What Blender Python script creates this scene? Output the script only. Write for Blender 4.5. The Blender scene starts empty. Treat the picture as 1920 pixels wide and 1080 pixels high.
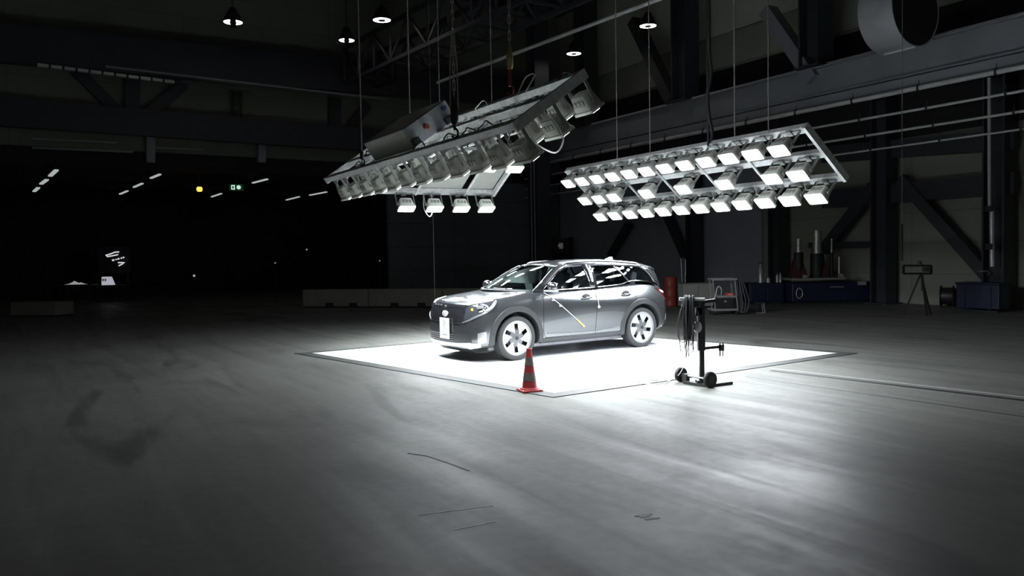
import bpy, bmesh, math, random
from mathutils import Vector, Matrix, Quaternion
from mathutils.bvhtree import BVHTree
random.seed(7)
PI = math.pi
R_ = math.radians
scene = bpy.context.scene
C = scene.collection

# ------------------------------------------------------------------ camera
F_PX, PITCH, ROLL, CAM_H = 1500.0, 0.0406654, 0.0178606, 1.7376
_fw = Vector((0, math.cos(PITCH), -math.sin(PITCH)))
_up = Vector((0, math.sin(PITCH), math.cos(PITCH)))
_rt = Vector((1, 0, 0))
_c, _s = math.cos(ROLL), math.sin(ROLL)
RT, UP = _rt * _c - _up * _s, _up * _c + _rt * _s
cam_data = bpy.data.cameras.new('camera')
cam_data.sensor_width = 36.0
cam_data.lens = F_PX / 1920 * 36.0
cam_data.clip_end = 300
cam = bpy.data.objects.new('camera', cam_data)
C.objects.link(cam)
M = Matrix.Identity(4)
for i in range(3):
    M[i][0], M[i][1], M[i][2] = RT[i], UP[i], -_fw[i]
M[0][3], M[1][3], M[2][3] = 0, 0, CAM_H
cam.matrix_world = M
scene.camera = cam
EYE = Vector((0, 0, CAM_H))

# ------------------------------------------------------------------ world and exposure
w = bpy.data.worlds.new('world')
scene.world = w
w.use_nodes = True
bgn = w.node_tree.nodes['Background']
bgn.inputs['Color'].default_value = (0.92, 1.0, 0.92, 1)
bgn.inputs['Strength'].default_value = 0.09
scene.view_settings.view_transform = 'Standard'
scene.view_settings.look = 'None'
scene.view_settings.exposure = 0.0
scene.view_settings.gamma = 1.0
scene.view_settings.use_curve_mapping = False
try:
    scene.cycles.use_denoising = True
    scene.cycles.sample_clamp_indirect = 8.0
    scene.cycles.caustics_reflective = False
    scene.cycles.caustics_refractive = False
    scene.cycles.max_bounces = 8
    scene.cycles.transparent_max_bounces = 12
except Exception:
    pass
LENS = 24.0      # radiance of the floodlight lenses
BEAM = 18.0      # watts of each floodlight beam

# ------------------------------------------------------------------ pixel -> place helpers
def ray(px, py):
    return _fw + RT * ((px - 960) / F_PX) - UP * ((py - 540) / F_PX)
def on_z(px, py, z):
    d = ray(px, py)
    return EYE + d * ((z - CAM_H) / d.z)
def on_y(px, py, y):
    d = ray(px, py)
    return EYE + d * (y / d.y)
def on_wall(px, py, P, ang, off=0.0):
    """point where the sight line meets a vertical wall through P running at ang degrees"""
    n = Vector((-math.sin(R_(ang)), math.cos(R_(ang)), 0))
    d = ray(px, py)
    return EYE + d * ((n.dot(Vector((P[0], P[1], 0))) + off - n.dot(EYE)) / n.dot(d))
def px_x(p):
    d = p - EYE
    return 960 + F_PX * d.dot(RT) / d.dot(_fw)
def along(P, Q, px):
    a, b = 0.0, 1.0
    fa = px_x(P) - px
    for _ in range(40):
        m = (a + b) / 2
        if (px_x(P.lerp(Q, m)) - px) * fa > 0: a = m
        else: b = m
    return P.lerp(Q, (a + b) / 2)

# ------------------------------------------------------------------ materials
MATS = {}
def mat(name, col, rough=0.5, metal=0.0, var=0.12, scale=6.0, coat=0.0, emit=None, strength=0.0, spec=0.5, bump=0.0, rvar=0.08):
    if name in MATS: return MATS[name]
    m = bpy.data.materials.new(name); m.use_nodes = True
    nt = m.node_tree; b = nt.nodes['Principled BSDF']
    b.inputs['Roughness'].default_value = rough
    b.inputs['Metallic'].default_value = metal
    b.inputs['Specular IOR Level'].default_value = spec
    b.inputs['Coat Weight'].default_value = coat
    b.inputs['Coat Roughness'].default_value = 0.03
    tc = nt.nodes.new('ShaderNodeTexCoord')
    no = nt.nodes.new('ShaderNodeTexNoise'); no.inputs['Scale'].default_value = scale; no.inputs['Detail'].default_value = 5
    nt.links.new(tc.outputs['Object'], no.inputs['Vector'])
    rp = nt.nodes.new('ShaderNodeValToRGB')
    rp.color_ramp.elements[0].position = 0.3; rp.color_ramp.elements[1].position = 0.72
    rp.color_ramp.elements[0].color = [c * (1 - var) for c in col] + [1]
    rp.color_ramp.elements[1].color = [min(1, c * (1 + var)) for c in col] + [1]
    nt.links.new(no.outputs['Fac'], rp.inputs['Fac'])
    nt.links.new(rp.outputs['Color'], b.inputs['Base Color'])
    if rvar:
        mr = nt.nodes.new('ShaderNodeMapRange')
        mr.inputs['To Min'].default_value = max(0.02, rough - rvar); mr.inputs['To Max'].default_value = min(1, rough + rvar)
        nt.links.new(no.outputs['Fac'], mr.inputs['Value']); nt.links.new(mr.outputs['Result'], b.inputs['Roughness'])
    if bump:
        bp = nt.nodes.new('ShaderNodeBump'); bp.inputs['Strength'].default_value = bump; bp.inputs['Distance'].default_value = 0.01
        nt.links.new(no.outputs['Fac'], bp.inputs['Height']); nt.links.new(bp.outputs['Normal'], b.inputs['Normal'])
    if emit:
        b.inputs['Emission Color'].default_value = (*emit, 1); b.inputs['Emission Strength'].default_value = strength
    MATS[name] = m
    return m

def floor_mat():
    m = bpy.data.materials.new('worn_concrete'); m.use_nodes = True
    nt = m.node_tree; N = nt.nodes; L = nt.links; b = N['Principled BSDF']
    tc = N.new('ShaderNodeTexCoord')
    def noise(scale, rot, sc, detail=6, dist=0.4):
        mp = N.new('ShaderNodeMapping'); mp.vector_type = 'TEXTURE'; mp.inputs['Rotation'].default_value = (0, 0, rot); mp.inputs['Scale'].default_value = [1 / q for q in sc]
        L.new(tc.outputs['Object'], mp.inputs['Vector'])
        n = N.new('ShaderNodeTexNoise'); n.inputs['Scale'].default_value = scale; n.inputs['Detail'].default_value = detail; n.inputs['Distortion'].default_value = dist
        L.new(mp.outputs['Vector'], n.inputs['Vector']); return n
    a = noise(0.55, 0, (1, 1, 1)); st = noise(1.1, R_(122), (0.22, 2.4, 1), 7, 0.8); fine = noise(9, 0.3, (1, 1, 1), 4)
    mx = N.new('ShaderNodeMix'); mx.data_type = 'FLOAT'; mx.inputs[0].default_value = 0.55
    L.new(a.outputs['Fac'], mx.inputs[2]); L.new(st.outputs['Fac'], mx.inputs[3])
    m2 = N.new('ShaderNodeMix'); m2.data_type = 'FLOAT'; m2.inputs[0].default_value = 0.16
    L.new(mx.outputs[0], m2.inputs[2]); L.new(fine.outputs['Fac'], m2.inputs[3])
    rp = N.new('ShaderNodeValToRGB')
    e = rp.color_ramp.elements
    e[0].position = 0.34; e[0].color = (0.115, 0.118, 0.105, 1)
    e[1].position = 0.66; e[1].color = (0.205, 0.208, 0.190, 1)
    L.new(m2.outputs[0], rp.inputs['Fac'])
    # tyre rub and old patches: dark marks with an outline of their own
    mk = noise(0.35, R_(118), (0.5, 2.2, 1), 3, 1.6)
    r2 = N.new('ShaderNodeValToRGB'); r2.color_ramp.elements[0].position = 0.60; r2.color_ramp.elements[0].color = (1, 1, 1, 1)
    r2.color_ramp.elements[1].position = 0.70; r2.color_ramp.elements[1].color = (0.62, 0.62, 0.62, 1)
    L.new(mk.outputs['Fac'], r2.inputs['Fac'])
    mul = N.new('ShaderNodeMix'); mul.data_type = 'RGBA'; mul.blend_type = 'MULTIPLY'; mul.inputs[0].default_value = 1
    L.new(rp.outputs['Color'], mul.inputs[6]); L.new(r2.outputs['Color'], mul.inputs[7])
    L.new(mul.outputs[2], b.inputs['Base Color'])
    mr = N.new('ShaderNodeMapRange'); mr.inputs['From Min'].default_value = 0.3; mr.inputs['From Max'].default_value = 0.7
    mr.inputs['To Min'].default_value = 0.66; mr.inputs['To Max'].default_value = 0.38
    L.new(m2.outputs[0], mr.inputs['Value']); L.new(mr.outputs['Result'], b.inputs['Roughness'])
    b.inputs['Specular IOR Level'].default_value = 0.21
    bp = N.new('ShaderNodeBump'); bp.inputs['Strength'].default_value = 0.12; bp.inputs['Distance'].default_value = 0.02
    L.new(m2.outputs[0], bp.inputs['Height']); L.new(bp.outputs['Normal'], b.inputs['Normal'])
    return m

def wall_mat(name, col, dark, pitch=0.95, rough=0.75):
    """cladding of tall vertical sheets with thin joints and a little dirt"""
    m = bpy.data.materials.new(name); m.use_nodes = True
    nt = m.node_tree; N = nt.nodes; L = nt.links; b = N['Principled BSDF']
    tc = N.new('ShaderNodeTexCoord')
    br = N.new('ShaderNodeTexBrick'); br.offset = 0.0
    br.inputs['Scale'].default_value = 1.0; br.inputs['Brick Width'].default_value = 6.0; br.inputs['Row Height'].default_value = pitch
    br.inputs['Mortar Size'].default_value = 0.012
    br.inputs['Color1'].default_value = (*col, 1); br.inputs['Color2'].default_value = (*[c * 0.93 for c in col], 1); br.inputs['Mortar'].default_value = (*dark, 1)
    mp = N.new('ShaderNodeMapping'); mp.inputs['Rotation'].default_value = (R_(90), 0, 0)
    L.new(tc.outputs['Object'], mp.inputs['Vector']); L.new(mp.outputs['Vector'], br.inputs['Vector'])
    no = N.new('ShaderNodeTexNoise'); no.inputs['Scale'].default_value = 0.7; no.inputs['Detail'].default_value = 6
    L.new(tc.outputs['Object'], no.inputs['Vector'])
    rp = N.new('ShaderNodeValToRGB'); rp.color_ramp.elements[0].color = (0.8, 0.8, 0.8, 1); rp.color_ramp.elements[1].color = (1.1, 1.1, 1.1, 1)
    L.new(no.outputs['Fac'], rp.inputs['Fac'])
    mul = N.new('ShaderNodeMix'); mul.data_type = 'RGBA'; mul.blend_type = 'MULTIPLY'; mul.inputs[0].default_value = 1
    L.new(br.outputs['Color'], mul.inputs[6]); L.new(rp.outputs['Color'], mul.inputs[7]); L.new(mul.outputs[2], b.inputs['Base Color'])
    b.inputs['Roughness'].default_value = rough
    return m

def glass_mat(name, tint, see=0.5, rough=0.02):
    m = bpy.data.materials.new(name); m.use_nodes = True
    nt = m.node_tree; N = nt.nodes; L = nt.links
    for n in list(N):
        if n.type != 'OUTPUT_MATERIAL': N.remove(n)
    out = [n for n in N if n.type == 'OUTPUT_MATERIAL'][0]
    t = N.new('ShaderNodeBsdfTransparent'); t.inputs['Color'].default_value = (*[c * see for c in tint], 1)
    g = N.new('ShaderNodeBsdfGlossy'); g.inputs['Roughness'].default_value = rough
    no = N.new('ShaderNodeTexNoise'); no.inputs['Scale'].default_value = 3.0
    mr = N.new('ShaderNodeMapRange'); mr.inputs['To Min'].default_value = rough * 0.7; mr.inputs['To Max'].default_value = rough * 1.5
    L.new(no.outputs['Fac'], mr.inputs['Value']); L.new(mr.outputs['Result'], g.inputs['Roughness'])
    fr = N.new('ShaderNodeFresnel'); fr.inputs['IOR'].default_value = 1.6
    mx = N.new('ShaderNodeMixShader')
    L.new(fr.outputs[0], mx.inputs[0]); L.new(t.outputs[0], mx.inputs[1]); L.new(g.outputs[0], mx.inputs[2])
    L.new(mx.outputs[0], out.inputs['Surface'])
    return m

M_FLOOR = floor_mat()
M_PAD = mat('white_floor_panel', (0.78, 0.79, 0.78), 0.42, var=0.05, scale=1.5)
M_PADRIM = mat('floor_steel_rim', (0.09, 0.092, 0.088), 0.5, 0.2, scale=3)
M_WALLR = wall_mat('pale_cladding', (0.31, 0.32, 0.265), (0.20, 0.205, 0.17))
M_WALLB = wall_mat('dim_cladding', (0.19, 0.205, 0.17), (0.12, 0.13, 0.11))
M_BLACKWALL = mat('shade_black_wall', (0.016, 0.016, 0.017), 0.9, var=0.3, scale=0.4)  # darkness of the unlit bay put into a near-black wall colour
M_CEIL = mat('dark_roof_deck', (0.02, 0.02, 0.02), 0.9, scale=0.6)
M_STEEL = mat('dark_steel_paint', (0.035, 0.038, 0.045), 0.5, 0.0, scale=1.2)
M_GIRDER = mat('grey_girder_paint', (0.27, 0.285, 0.31), 0.5, scale=0.8)
M_PIPE = mat('zinc_pipe', (0.78, 0.79, 0.78), 0.4, 0.1, scale=3)
M_DUCT = mat('spiral_duct_zinc', (0.62, 0.64, 0.67), 0.35, 0.3, scale=2)
M_PANELF = mat('galvanised_channel', (0.68, 0.69, 0.69), 0.45, 0.15, var=0.2, scale=14)
M_HOUSE = mat('cream_lamp_housing', (0.64, 0.65, 0.59), 0.45, var=0.08, scale=8)
M_YOKE = mat('steel_yoke', (0.35, 0.36, 0.35), 0.4, 0.5, scale=8)
M_LENS = mat('lit_lamp_lens', (0.9, 0.9, 0.9), 0.3, var=0.02, emit=(0.89, 0.945, 1.0), strength=LENS)
M_WIRE = mat('steel_wire', (0.30, 0.30, 0.28), 0.5, 0.5, scale=20)
M_BLACK = mat('black_rubber', (0.012, 0.012, 0.013), 0.6, var=0.3, scale=12)
M_CABLE = mat('black_cable', (0.02, 0.02, 0.022), 0.45, var=0.2, scale=9)
M_WCABLE = mat('pale_cable', (0.6, 0.6, 0.58), 0.5, scale=9)
M_CHAIN = mat('chain_steel', (0.38, 0.37, 0.33), 0.45, 0.5, scale=22)
M_BRASS = mat('brass_swivel', (0.42, 0.33, 0.16), 0.4, 0.6, scale=9)
M_REDP = mat('red_hook_paint', (0.20, 0.03, 0.025), 0.45, scale=9)
M_CABWHITE = mat('bluish_white_cabinet', (0.50, 0.53, 0.58), 0.4, var=0.05)
M_CABGREY = mat('grey_cabinet', (0.36, 0.37, 0.34), 0.45, var=0.06)

# ------------------------------------------------------------------ mesh helpers
class MB:
    def __init__(s): s.v = []; s.f = []; s.mi = []
    def add(s, vs, fs, mi=0):
        o = len(s.v); s.v += [Vector(p) for p in vs]; s.f += [tuple(i + o for i in f) for f in fs]; s.mi += [mi] * len(fs); return s
    def hexa(s, p, mi=0):      # 8 points: bottom loop then top loop
        return s.add(p, [(3, 2, 1, 0), (4, 5, 6, 7), (0, 1, 5, 4), (1, 2, 6, 5), (2, 3, 7, 6), (3, 0, 4, 7)], mi)
    def box(s, c, d, m=None, mi=0):
        x, y, z = d[0] / 2, d[1] / 2, d[2] / 2
        p = [Vector(q) for q in ((-x, -y, -z), (x, -y, -z), (x, y, -z), (-x, y, -z), (-x, -y, z), (x, -y, z), (x, y, z), (-x, y, z))]
        if m is not None: p = [m @ q for q in p]
        return s.hexa([q + Vector(c) for q in p], mi)
    def bar(s, a, b, w_, h_, up=(0, 0, 1), mi=0):
        a, b = Vector(a), Vector(b); d = (b - a).normalized(); u = Vector(up)
        if abs(d.dot(u)) > 0.98: u = Vector((1, 0, 0))
        r = d.cross(u).normalized() * (w_ / 2); t = r.cross(d).normalized() * (h_ / 2)
        return s.hexa([a - r - t, a + r - t, b + r - t, b - r - t, a - r + t, a + r + t, b + r + t, b - r + t], mi)
    def ibeam(s, a, b, w_, h_, tf=0.02, up=(0, 0, 1)):
        a, b = Vector(a), Vector(b); d = (b - a).normalized(); u = Vector(up)
        if abs(d.dot(u)) > 0.98: u = Vector((1, 0, 0))
        r = d.cross(u).normalized(); t = r.cross(d).normalized()
        for k in (1, -1):
            o = t * (h_ / 2 - tf / 2) * k
            s.bar(a + o, b + o, w_, tf, t)
        s.bar(a, b, tf * 0.8, h_ - 2 * tf, t); return s
    def tube(s, pts, r, n=8, cap=True, mi=0):
        pts = [Vector(p) for p in pts]; rings = []; prev = None
        for i, p in enumerate(pts):
            d = (pts[min(i + 1, len(pts) - 1)] - pts[max(i - 1, 0)]).normalized()
            if prev is None:
                prev = d.orthogonal().normalized()
            else:
                prev = (prev - d * prev.dot(d)).normalized()
            q = d.cross(prev); rr = r[i] if isinstance(r, (list, tuple)) else r
            rings.append([p + (prev * math.cos(2 * PI * k / n) + q * math.sin(2 * PI * k / n)) * rr for k in range(n)])
        vs = [v for g in rings for v in g]
        fs = [(i * n + k, i * n + (k + 1) % n, (i + 1) * n + (k + 1) % n, (i + 1) * n + k) for i in range(len(pts) - 1) for k in range(n)]
        if cap: fs += [tuple(range(n - 1, -1, -1)), tuple((len(pts) - 1) * n + k for k in range(n))]
        return s.add(vs, fs, mi)
    def lathe(s, prof, n=32, m=None, mi=0, close=False):      # prof: (r, z)
        m = m or Matrix.Identity(4)
        vs = [m @ Vector((r * math.cos(2 * PI * k / n), r * math.sin(2 * PI * k / n), z)) for r, z in prof for k in range(n)]
        P = len(prof)
        fs = [(i * n + k, i * n + (k + 1) % n, ((i + 1) % P) * n + (k + 1) % n, ((i + 1) % P) * n + k) for i in range(P if close else P - 1) for k in range(n)]
        return s.add(vs, fs, mi)
    def grid(s, rows, mi=0):
        nr, nc = len(rows), len(rows[0])
        return s.add([p for r in rows for p in r], [(i * nc + j, i * nc + j + 1, (i + 1) * nc + j + 1, (i + 1) * nc + j) for i in range(nr - 1) for j in range(nc - 1)], mi)
    def mesh(s, name):
        me = bpy.data.meshes.new(name); me.from_pydata([tuple(v) for v in s.v], [], s.f)
        me.polygons.foreach_set('material_index', s.mi)
        bm = bmesh.new(); bm.from_mesh(me)
        bmesh.ops.remove_doubles(bm, verts=bm.verts, dist=1e-5)
        bmesh.ops.recalc_face_normals(bm, faces=bm.faces)
        bm.to_mesh(me); bm.free(); me.update()
        return me

def link(name, me, mats, parent=None, smooth=None):
    o = bpy.data.objects.new(name, me); C.objects.link(o)
    if not isinstance(mats, (list, tuple)): mats = [mats]
    if not me.materials:
        for m in mats: me.materials.append(m)
    if smooth is not None:
        me.polygons.foreach_set('use_smooth', [True] * len(me.polygons))
        me.set_sharp_from_angle(angle=R_(smooth))
    if parent: o.parent = parent
    return o
def obj(name, mb, mats, parent=None, smooth=None, bevel=0.0):
    o = link(name, mb.mesh(name), mats, parent, smooth)
    if bevel:
        b = o.modifiers.new('bevel', 'BEVEL'); b.width = bevel; b.segments = 2; b.limit_method = 'ANGLE'; b.angle_limit = R_(40)
    return o
def tag(o, label, cat, group=None, kind=None):
    o['label'] = label; o['category'] = cat
    if group: o['group'] = group
    if kind: o['kind'] = kind
    return o
def thing(name, label, cat, loc=(0, 0, 0), rz=0.0, group=None):
    o = bpy.data.objects.new(name, None); o.empty_display_size = 0.2; C.objects.link(o)
    o.location = loc; o.rotation_euler = (0, 0, rz)
    return tag(o, label, cat, group)
def struct(o): o['kind'] = 'structure'; return o
def plabel(o, t): o['label'] = t; return o
def catenary(a, b, sag, n=14):
    a, b = Vector(a), Vector(b)
    return [a.lerp(b, i / n) - Vector((0, 0, sag * 4 * (i / n) * (1 - i / n))) for i in range(n + 1)]
def bez(p, n=24):
    """smooth path through points (Catmull-Rom)"""
    p = [Vector(q) for q in p]; p = [p[0]] + p + [p[-1]]; out = []
    for i in range(1, len(p) - 2):
        for k in range(n):
            t = k / n; a, b, c, d = p[i - 1:i + 3]
            out.append(0.5 * ((2 * b) + (c - a) * t + (2 * a - 5 * b + 4 * c - d) * t * t + (3 * b - a - 3 * c + d) * t ** 3))
    return out + [p[-2]]

# ================================================================== THE HALL
UH = Vector((math.cos(R_(120)), math.sin(R_(120)), 0))      # hall length
PR, AR = (12.5, 25.0), 120                                     # right wall line
PB, AB = (-12.8, 32.0), 33                                     # back wall line
BD = Vector((math.cos(R_(AB)), math.sin(R_(AB)), 0))
BN = Vector((-math.sin(R_(AB)), math.cos(R_(AB)), 0))        # away from the camera
RN = Vector((-math.sin(R_(AR)), math.cos(R_(AR)), 0))        # towards the camera
V3 = lambda p, z=0.0: Vector((p[0], p[1], z))

struct(obj('floor', MB().box((4, 20, -0.1), (110, 90, 0.2)), M_FLOOR))
struct(obj('ceiling', MB().box((4, 22, 14.15), (110, 90, 0.3)), M_CEIL))
def wall(name, P, ang, s0, s1, z0, z1, off, t, m):
    d = Vector((math.cos(R_(ang)), math.sin(R_(ang)), 0)); n = Vector((-d.y, d.x, 0)) * off
    o = obj(name, MB().box(((s0 + s1) / 2, t / 2, (z0 + z1) / 2), (s1 - s0, t, z1 - z0)), m)
    o.location = V3(P) + n; o.rotation_euler = (0, 0, R_(ang)); return struct(o)
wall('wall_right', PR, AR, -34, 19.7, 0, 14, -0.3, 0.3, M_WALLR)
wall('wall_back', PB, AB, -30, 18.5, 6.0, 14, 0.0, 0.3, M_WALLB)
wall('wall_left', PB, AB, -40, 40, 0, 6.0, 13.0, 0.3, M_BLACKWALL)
wall('trim_3', PB, AB, 8.6, 18.3, 0, 5.35, 0.02, 0.2, wall_mat('slate_partition', (0.16, 0.168, 0.18), (0.07, 0.072, 0.078), 1.1))
wall('trim_2', PR, AR, 19.6, 40, 0, 14, -0.3, 0.3, M_BLACKWALL)
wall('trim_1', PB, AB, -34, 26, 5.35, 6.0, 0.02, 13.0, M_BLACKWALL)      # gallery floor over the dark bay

# floor panel under the lights
pad = [Vector((-3.70, 14.65, 0)), Vector((0.51, 9.95, 0)), Vector((5.42, 13.32, 0)), Vector((1.21, 18.02, 0))]
PADZ = 0.012
pc = sum(pad, Vector()) / 4
def ringpts(k): 
    out = []
    for i in range(4):
        a, b, c = pad[i - 1], pad[i], pad[(i + 1) % 4]
        e1 = (b - a).normalized(); e2 = (c - b).normalized()
        n1 = Vector((e1.y, -e1.x, 0)); n2 = Vector((e2.y, -e2.x, 0))
        if n1.dot(b - pc) < 0: n1.negate()
        if n2.dot(b - pc) < 0: n2.negate()
        out.append(b + (n1 + n2) * (k / (1 + n1.dot(n2))))
    return out
t_pad = thing('floor_panel', 'bright white square floor panel lit from above under the car', 'floor panel')
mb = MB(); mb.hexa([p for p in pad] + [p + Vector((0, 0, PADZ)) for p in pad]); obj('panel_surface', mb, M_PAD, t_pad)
mb = MB()
o1, i1 = ringpts(0.22), ringpts(0.004)
for i in range(4):
    j = (i + 1) % 4
    z = Vector((0, 0, 0.010)); mb.hexa([o1[i], o1[j], i1[j], i1[i], o1[i] + z, o1[j] + z, i1[j] + z, i1[i] + z])
obj('steel_rim', mb, M_PADRIM, t_pad)

# slot rails let into the floor
def strip(name, pts, wd, h, m, label, cat):
    mb = MB()
    for a, b in zip(pts[:-1], pts[1:]): mb.bar(a + Vector((0, 0, h / 2)), b + Vector((0, 0, h / 2)), wd, h)
    return tag(obj(name, mb, m), label, cat)
strip('floor_rail', [on_z(1440, 690, 0), on_z(2300, 788, 0)], 0.03, 0.004, mat('worn_rail_steel', (0.42, 0.42, 0.41), 0.5, 0.1), 'thin bright steel rail let into the floor, running right from the white panel corner', 'floor rail')
strip('floor_rail', [on_z(1446, 695, 0), on_z(2300, 796, 0)], 0.09, 0.004, M_BLACK, 'dark slot in the floor just in front of the bright steel rail', 'floor slot')
strip('floor_rail', [on_z(1400, 706, 0), on_z(2300, 837, 0)], 0.05, 0.003, M_PADRIM, 'faint dull floor rail nearest the wheeled stand', 'floor rail')
strip('floor_scuff', [on_z(765, 850, 0), on_z(800, 855, 0), on_z(840, 868, 0), on_z(880, 883, 0)], 0.018, 0.003, M_BLACK, 'short dark scrape line on the floor in front of the white panel', 'floor mark')
strip('floor_scuff', [on_z(785, 966, 0), on_z(925, 948, 0)], 0.006, 0.002, M_WCABLE, 'long pale scratch crossing the shiny floor patch', 'floor mark')
strip('floor_scuff', [on_z(850, 994, 0), on_z(930, 978, 0)], 0.006, 0.002, M_WCABLE, 'short pale scratch below the longer floor scratch', 'floor mark')
def puddle(px, py, rx, ry, ang, label):
    c = on_z(px, py, 0); mb = MB(); pts = []
    for k in range(20):
        a = 2 * PI * k / 20; r = 1 + 0.25 * math.sin(3 * a + px) + 0.15 * math.sin(5 * a)
        v = Vector((rx * r * math.cos(a), ry * r * math.sin(a), 0)); v.rotate(Quaternion((0, 0, 1), ang)); pts.append(c + v)
    mb.add(pts + [p + Vector((0, 0, 0.002)) for p in pts], [tuple(range(20)), tuple(range(39, 19, -1))] + [(k, (k + 1) % 20, 20 + (k + 1) % 20, 20 + k) for k in range(20)])
    tag(obj('oil_spot', mb, M_BLACK), label, 'floor stain')
puddle(1207, 967, 0.055, 0.03, 0.3, 'left dark oil spot of the pair on the bright floor')
puddle(1221, 972, 0.05, 0.022, 0.1, 'right dark oil spot of the pair on the bright floor')

# ---- right wall: crane girder, columns, braces, pipes, duct
GP = V3(PR) + RN * 1.97                                          # plane of the crane runway
def on_run(px, py): return on_wall(px, py, (GP.x, GP.y), AR)
def on_rw(px, py, off=0.45): return on_wall(px, py, PR, AR, off)
g0, g1 = GP - UH * 16, GP + UH * 20.5
mb = MB()
mb.bar(g0 + Vector((0, 0, 7.05)), g1 + Vector((0, 0, 7.05)), 0.10, 0.86)
mb.bar(g0 + Vector((0, 0, 7.49)), g1 + Vector((0, 0, 7.49)), 0.42, 0.05)
mb.bar(g0 + Vector((0, 0, 6.62)), g1 + Vector((0, 0, 6.62)), 0.42, 0.05)
tr = thing('crane_runway_girder', 'long grey crane runway girder along the right wall', 'girder')
obj('beam', mb, M_GIRDER, tr)
mb = MB()
mb.bar(g0 + Vector((0, 0, 6.42)) + RN * 0.1, g1 + Vector((0, 0, 6.42)) + RN * 0.1, 0.16, 0.28)
obj('lower_flange', mb, M_GIRDER, tr)
mb = MB().bar(g0 + Vector((0, 0, 7.56)), g1 + Vector((0, 0, 7.56)), 0.07, 0.09); obj('crane_rail', mb, M_PIPE, tr)
for px, lab in ((1285, 'thick dark roof column standing on the crane girder, left of the thick hanging cable'),
                (1530, 'dark roof column standing on the crane girder, right of the white ceiling panels'),
                (1100, 'far dark roof column behind the tip of the tilted lamp panel')):
    b = on_run(px, 200); b.z = 7.5
    t = thing('roof_column', lab, 'column', b)
    obj('shaft', MB().ibeam((0, 0, 0), (0, 0, 6.48), 0.75, 0.75, 0.06, UH), M_STEEL, t)
    obj('base_plate', MB().box((0, 0, 0.03), (1.0, 1.0, 0.05), Matrix.Rotation(R_(120), 4, 'Z')), M_STEEL, t)
for a, b, lab in (((1190, 40), (1262, 190), 'dark slanting roof brace left of the thick roof column'),
                  ((1440, 20), (1530, 150), 'grey slanting roof brace meeting the foot of the right roof column'),
                  ((1035, 170), (1000, 215), 'short dark roof brace behind the tilted lamp panel')):
    tag(obj('roof_brace', MB().bar(on_run(*a), on_run(*b), 0.42, 0.5, RN), M_STEEL if a[0] != 1440 else M_GIRDER), lab, 'brace')
PIPES = ((6.17, 0.07, 'topmost and brightest of the four pipes along the right wall'), (5.58, 0.038, 'second pipe from the top along the right wall'),
         (5.08, 0.036, 'third pipe from the top along the right wall'), (4.64, 0.028, 'lowest and thinnest of the four pipes along the right wall'))
for z, r, lab in PIPES:
    t = thing('wall_pipe', lab, 'pipe', group='pipes along the right wall')
    a, b = GP - UH * 14 + RN * 0.35, GP + UH * (22.5 if z > 6 else 19.5) + RN * 0.35
    a.z = b.z = z
    obj('pipe_run', MB().tube([a, b], r, 10), M_PIPE, t, 60)
    for k in range(-6, 10):
        p = GP + UH * (k * 2.1 + 0.4 * z) + RN * 0.35; p.z = z
        mb = MB().tube([p + Vector((0, 0, r)), p + Vector((0, 0, 0.22))], 0.012, 6)
        mb.box((p.x, p.y, p.z), (0.05, 2 * r + 0.03, 2 * r + 0.03), Matrix.Rotation(R_(120), 4, 'Z'))
        obj('hanger', mb, M_STEEL, t)
# wall columns and wind bracing below the girder
def column(px, lab, wd=0.55, top=6.4, off=0.5, m=M_STEEL):
    b = on_rw(px, 500, off); b.z = 0
    t = thing('wall_column', lab, 'column', b)
    obj('shaft', MB().ibeam((0, 0, 0.04), (0, 0, top), wd, wd, 0.05, UH), m, t)
    obj('base_plate', MB().box((0, 0, 0.02), (wd + .25, wd + .25, 0.04), Matrix.Rotation(R_(120), 4, 'Z')), m, t)
column(1656, 'dark steel wall column left of the pale wall bay with the single diagonal brace')
column(1872, 'dark steel wall column at the right edge carrying the bright downpipe', 0.6)
column(1459, 'dark steel wall column behind the blue machine bench', 0.5)
column(1302, 'dark steel wall column behind the grey low cabinet', 0.5)
for a, b, wd, lab in (((1690, 335), (1856, 520), 0.34, 'long dark diagonal brace descending right across the pale wall bay'),
                      ((1640, 350), (1545, 470), 0.36, 'dark diagonal brace descending left behind the machine columns'),
                      ((1250, 400), (1285, 480), 0.3, 'dim diagonal brace behind the low grey cabinet'),
                      ((1180, 420), (1145, 480), 0.3, 'dim diagonal brace above the car roof')):
    tag(obj('wall_brace', MB().bar(on_rw(*a), on_rw(*b), wd, 0.3, RN), M_STEEL), lab, 'brace')
for a, b, wd, lab in (((1545, 290), (1905, 262), 0.55, 'dark horizontal wall beam, higher one in the right wall bays'),
                      ((1545, 374), (1905, 343), 0.6, 'dark horizontal wall beam, middle one in the right wall bays'),
                      ((1520, 460), (1650, 458), 0.2, 'thin dark wall rail behind the machine columns')):
    tag(obj('wall_beam', MB().bar(on_rw(*a, 0.4), on_rw(*b, 0.4), 0.25, wd), M_STEEL), lab, 'beam')
# bright downpipe on the right column
t = thing('downpipe', 'shiny vertical downpipe on the column at the right edge', 'pipe')
a, b = on_rw(1854, 250, 1.0), on_rw(1856, 522, 1.0)
obj('pipe_run', MB().tube([a + Vector((0, 0, 1.5)), a.lerp(b, .52)], 0.045, 10), M_PIPE, t, 60)
obj('lower_pipe', MB().tube([a.lerp(b, .5) + UH * -0.06, Vector((b.x, b.y, 1.2)) + UH * -0.06], 0.06, 10), M_DUCT, t, 60)
mb = MB()
for f in (.52, .78): mb.tube([a.lerp(b, f) - Vector((0, 0, .08)), a.lerp(b, f) + Vector((0, 0, .08))], 0.12, 10)
obj('clamp', mb, M_STEEL, t)
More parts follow.
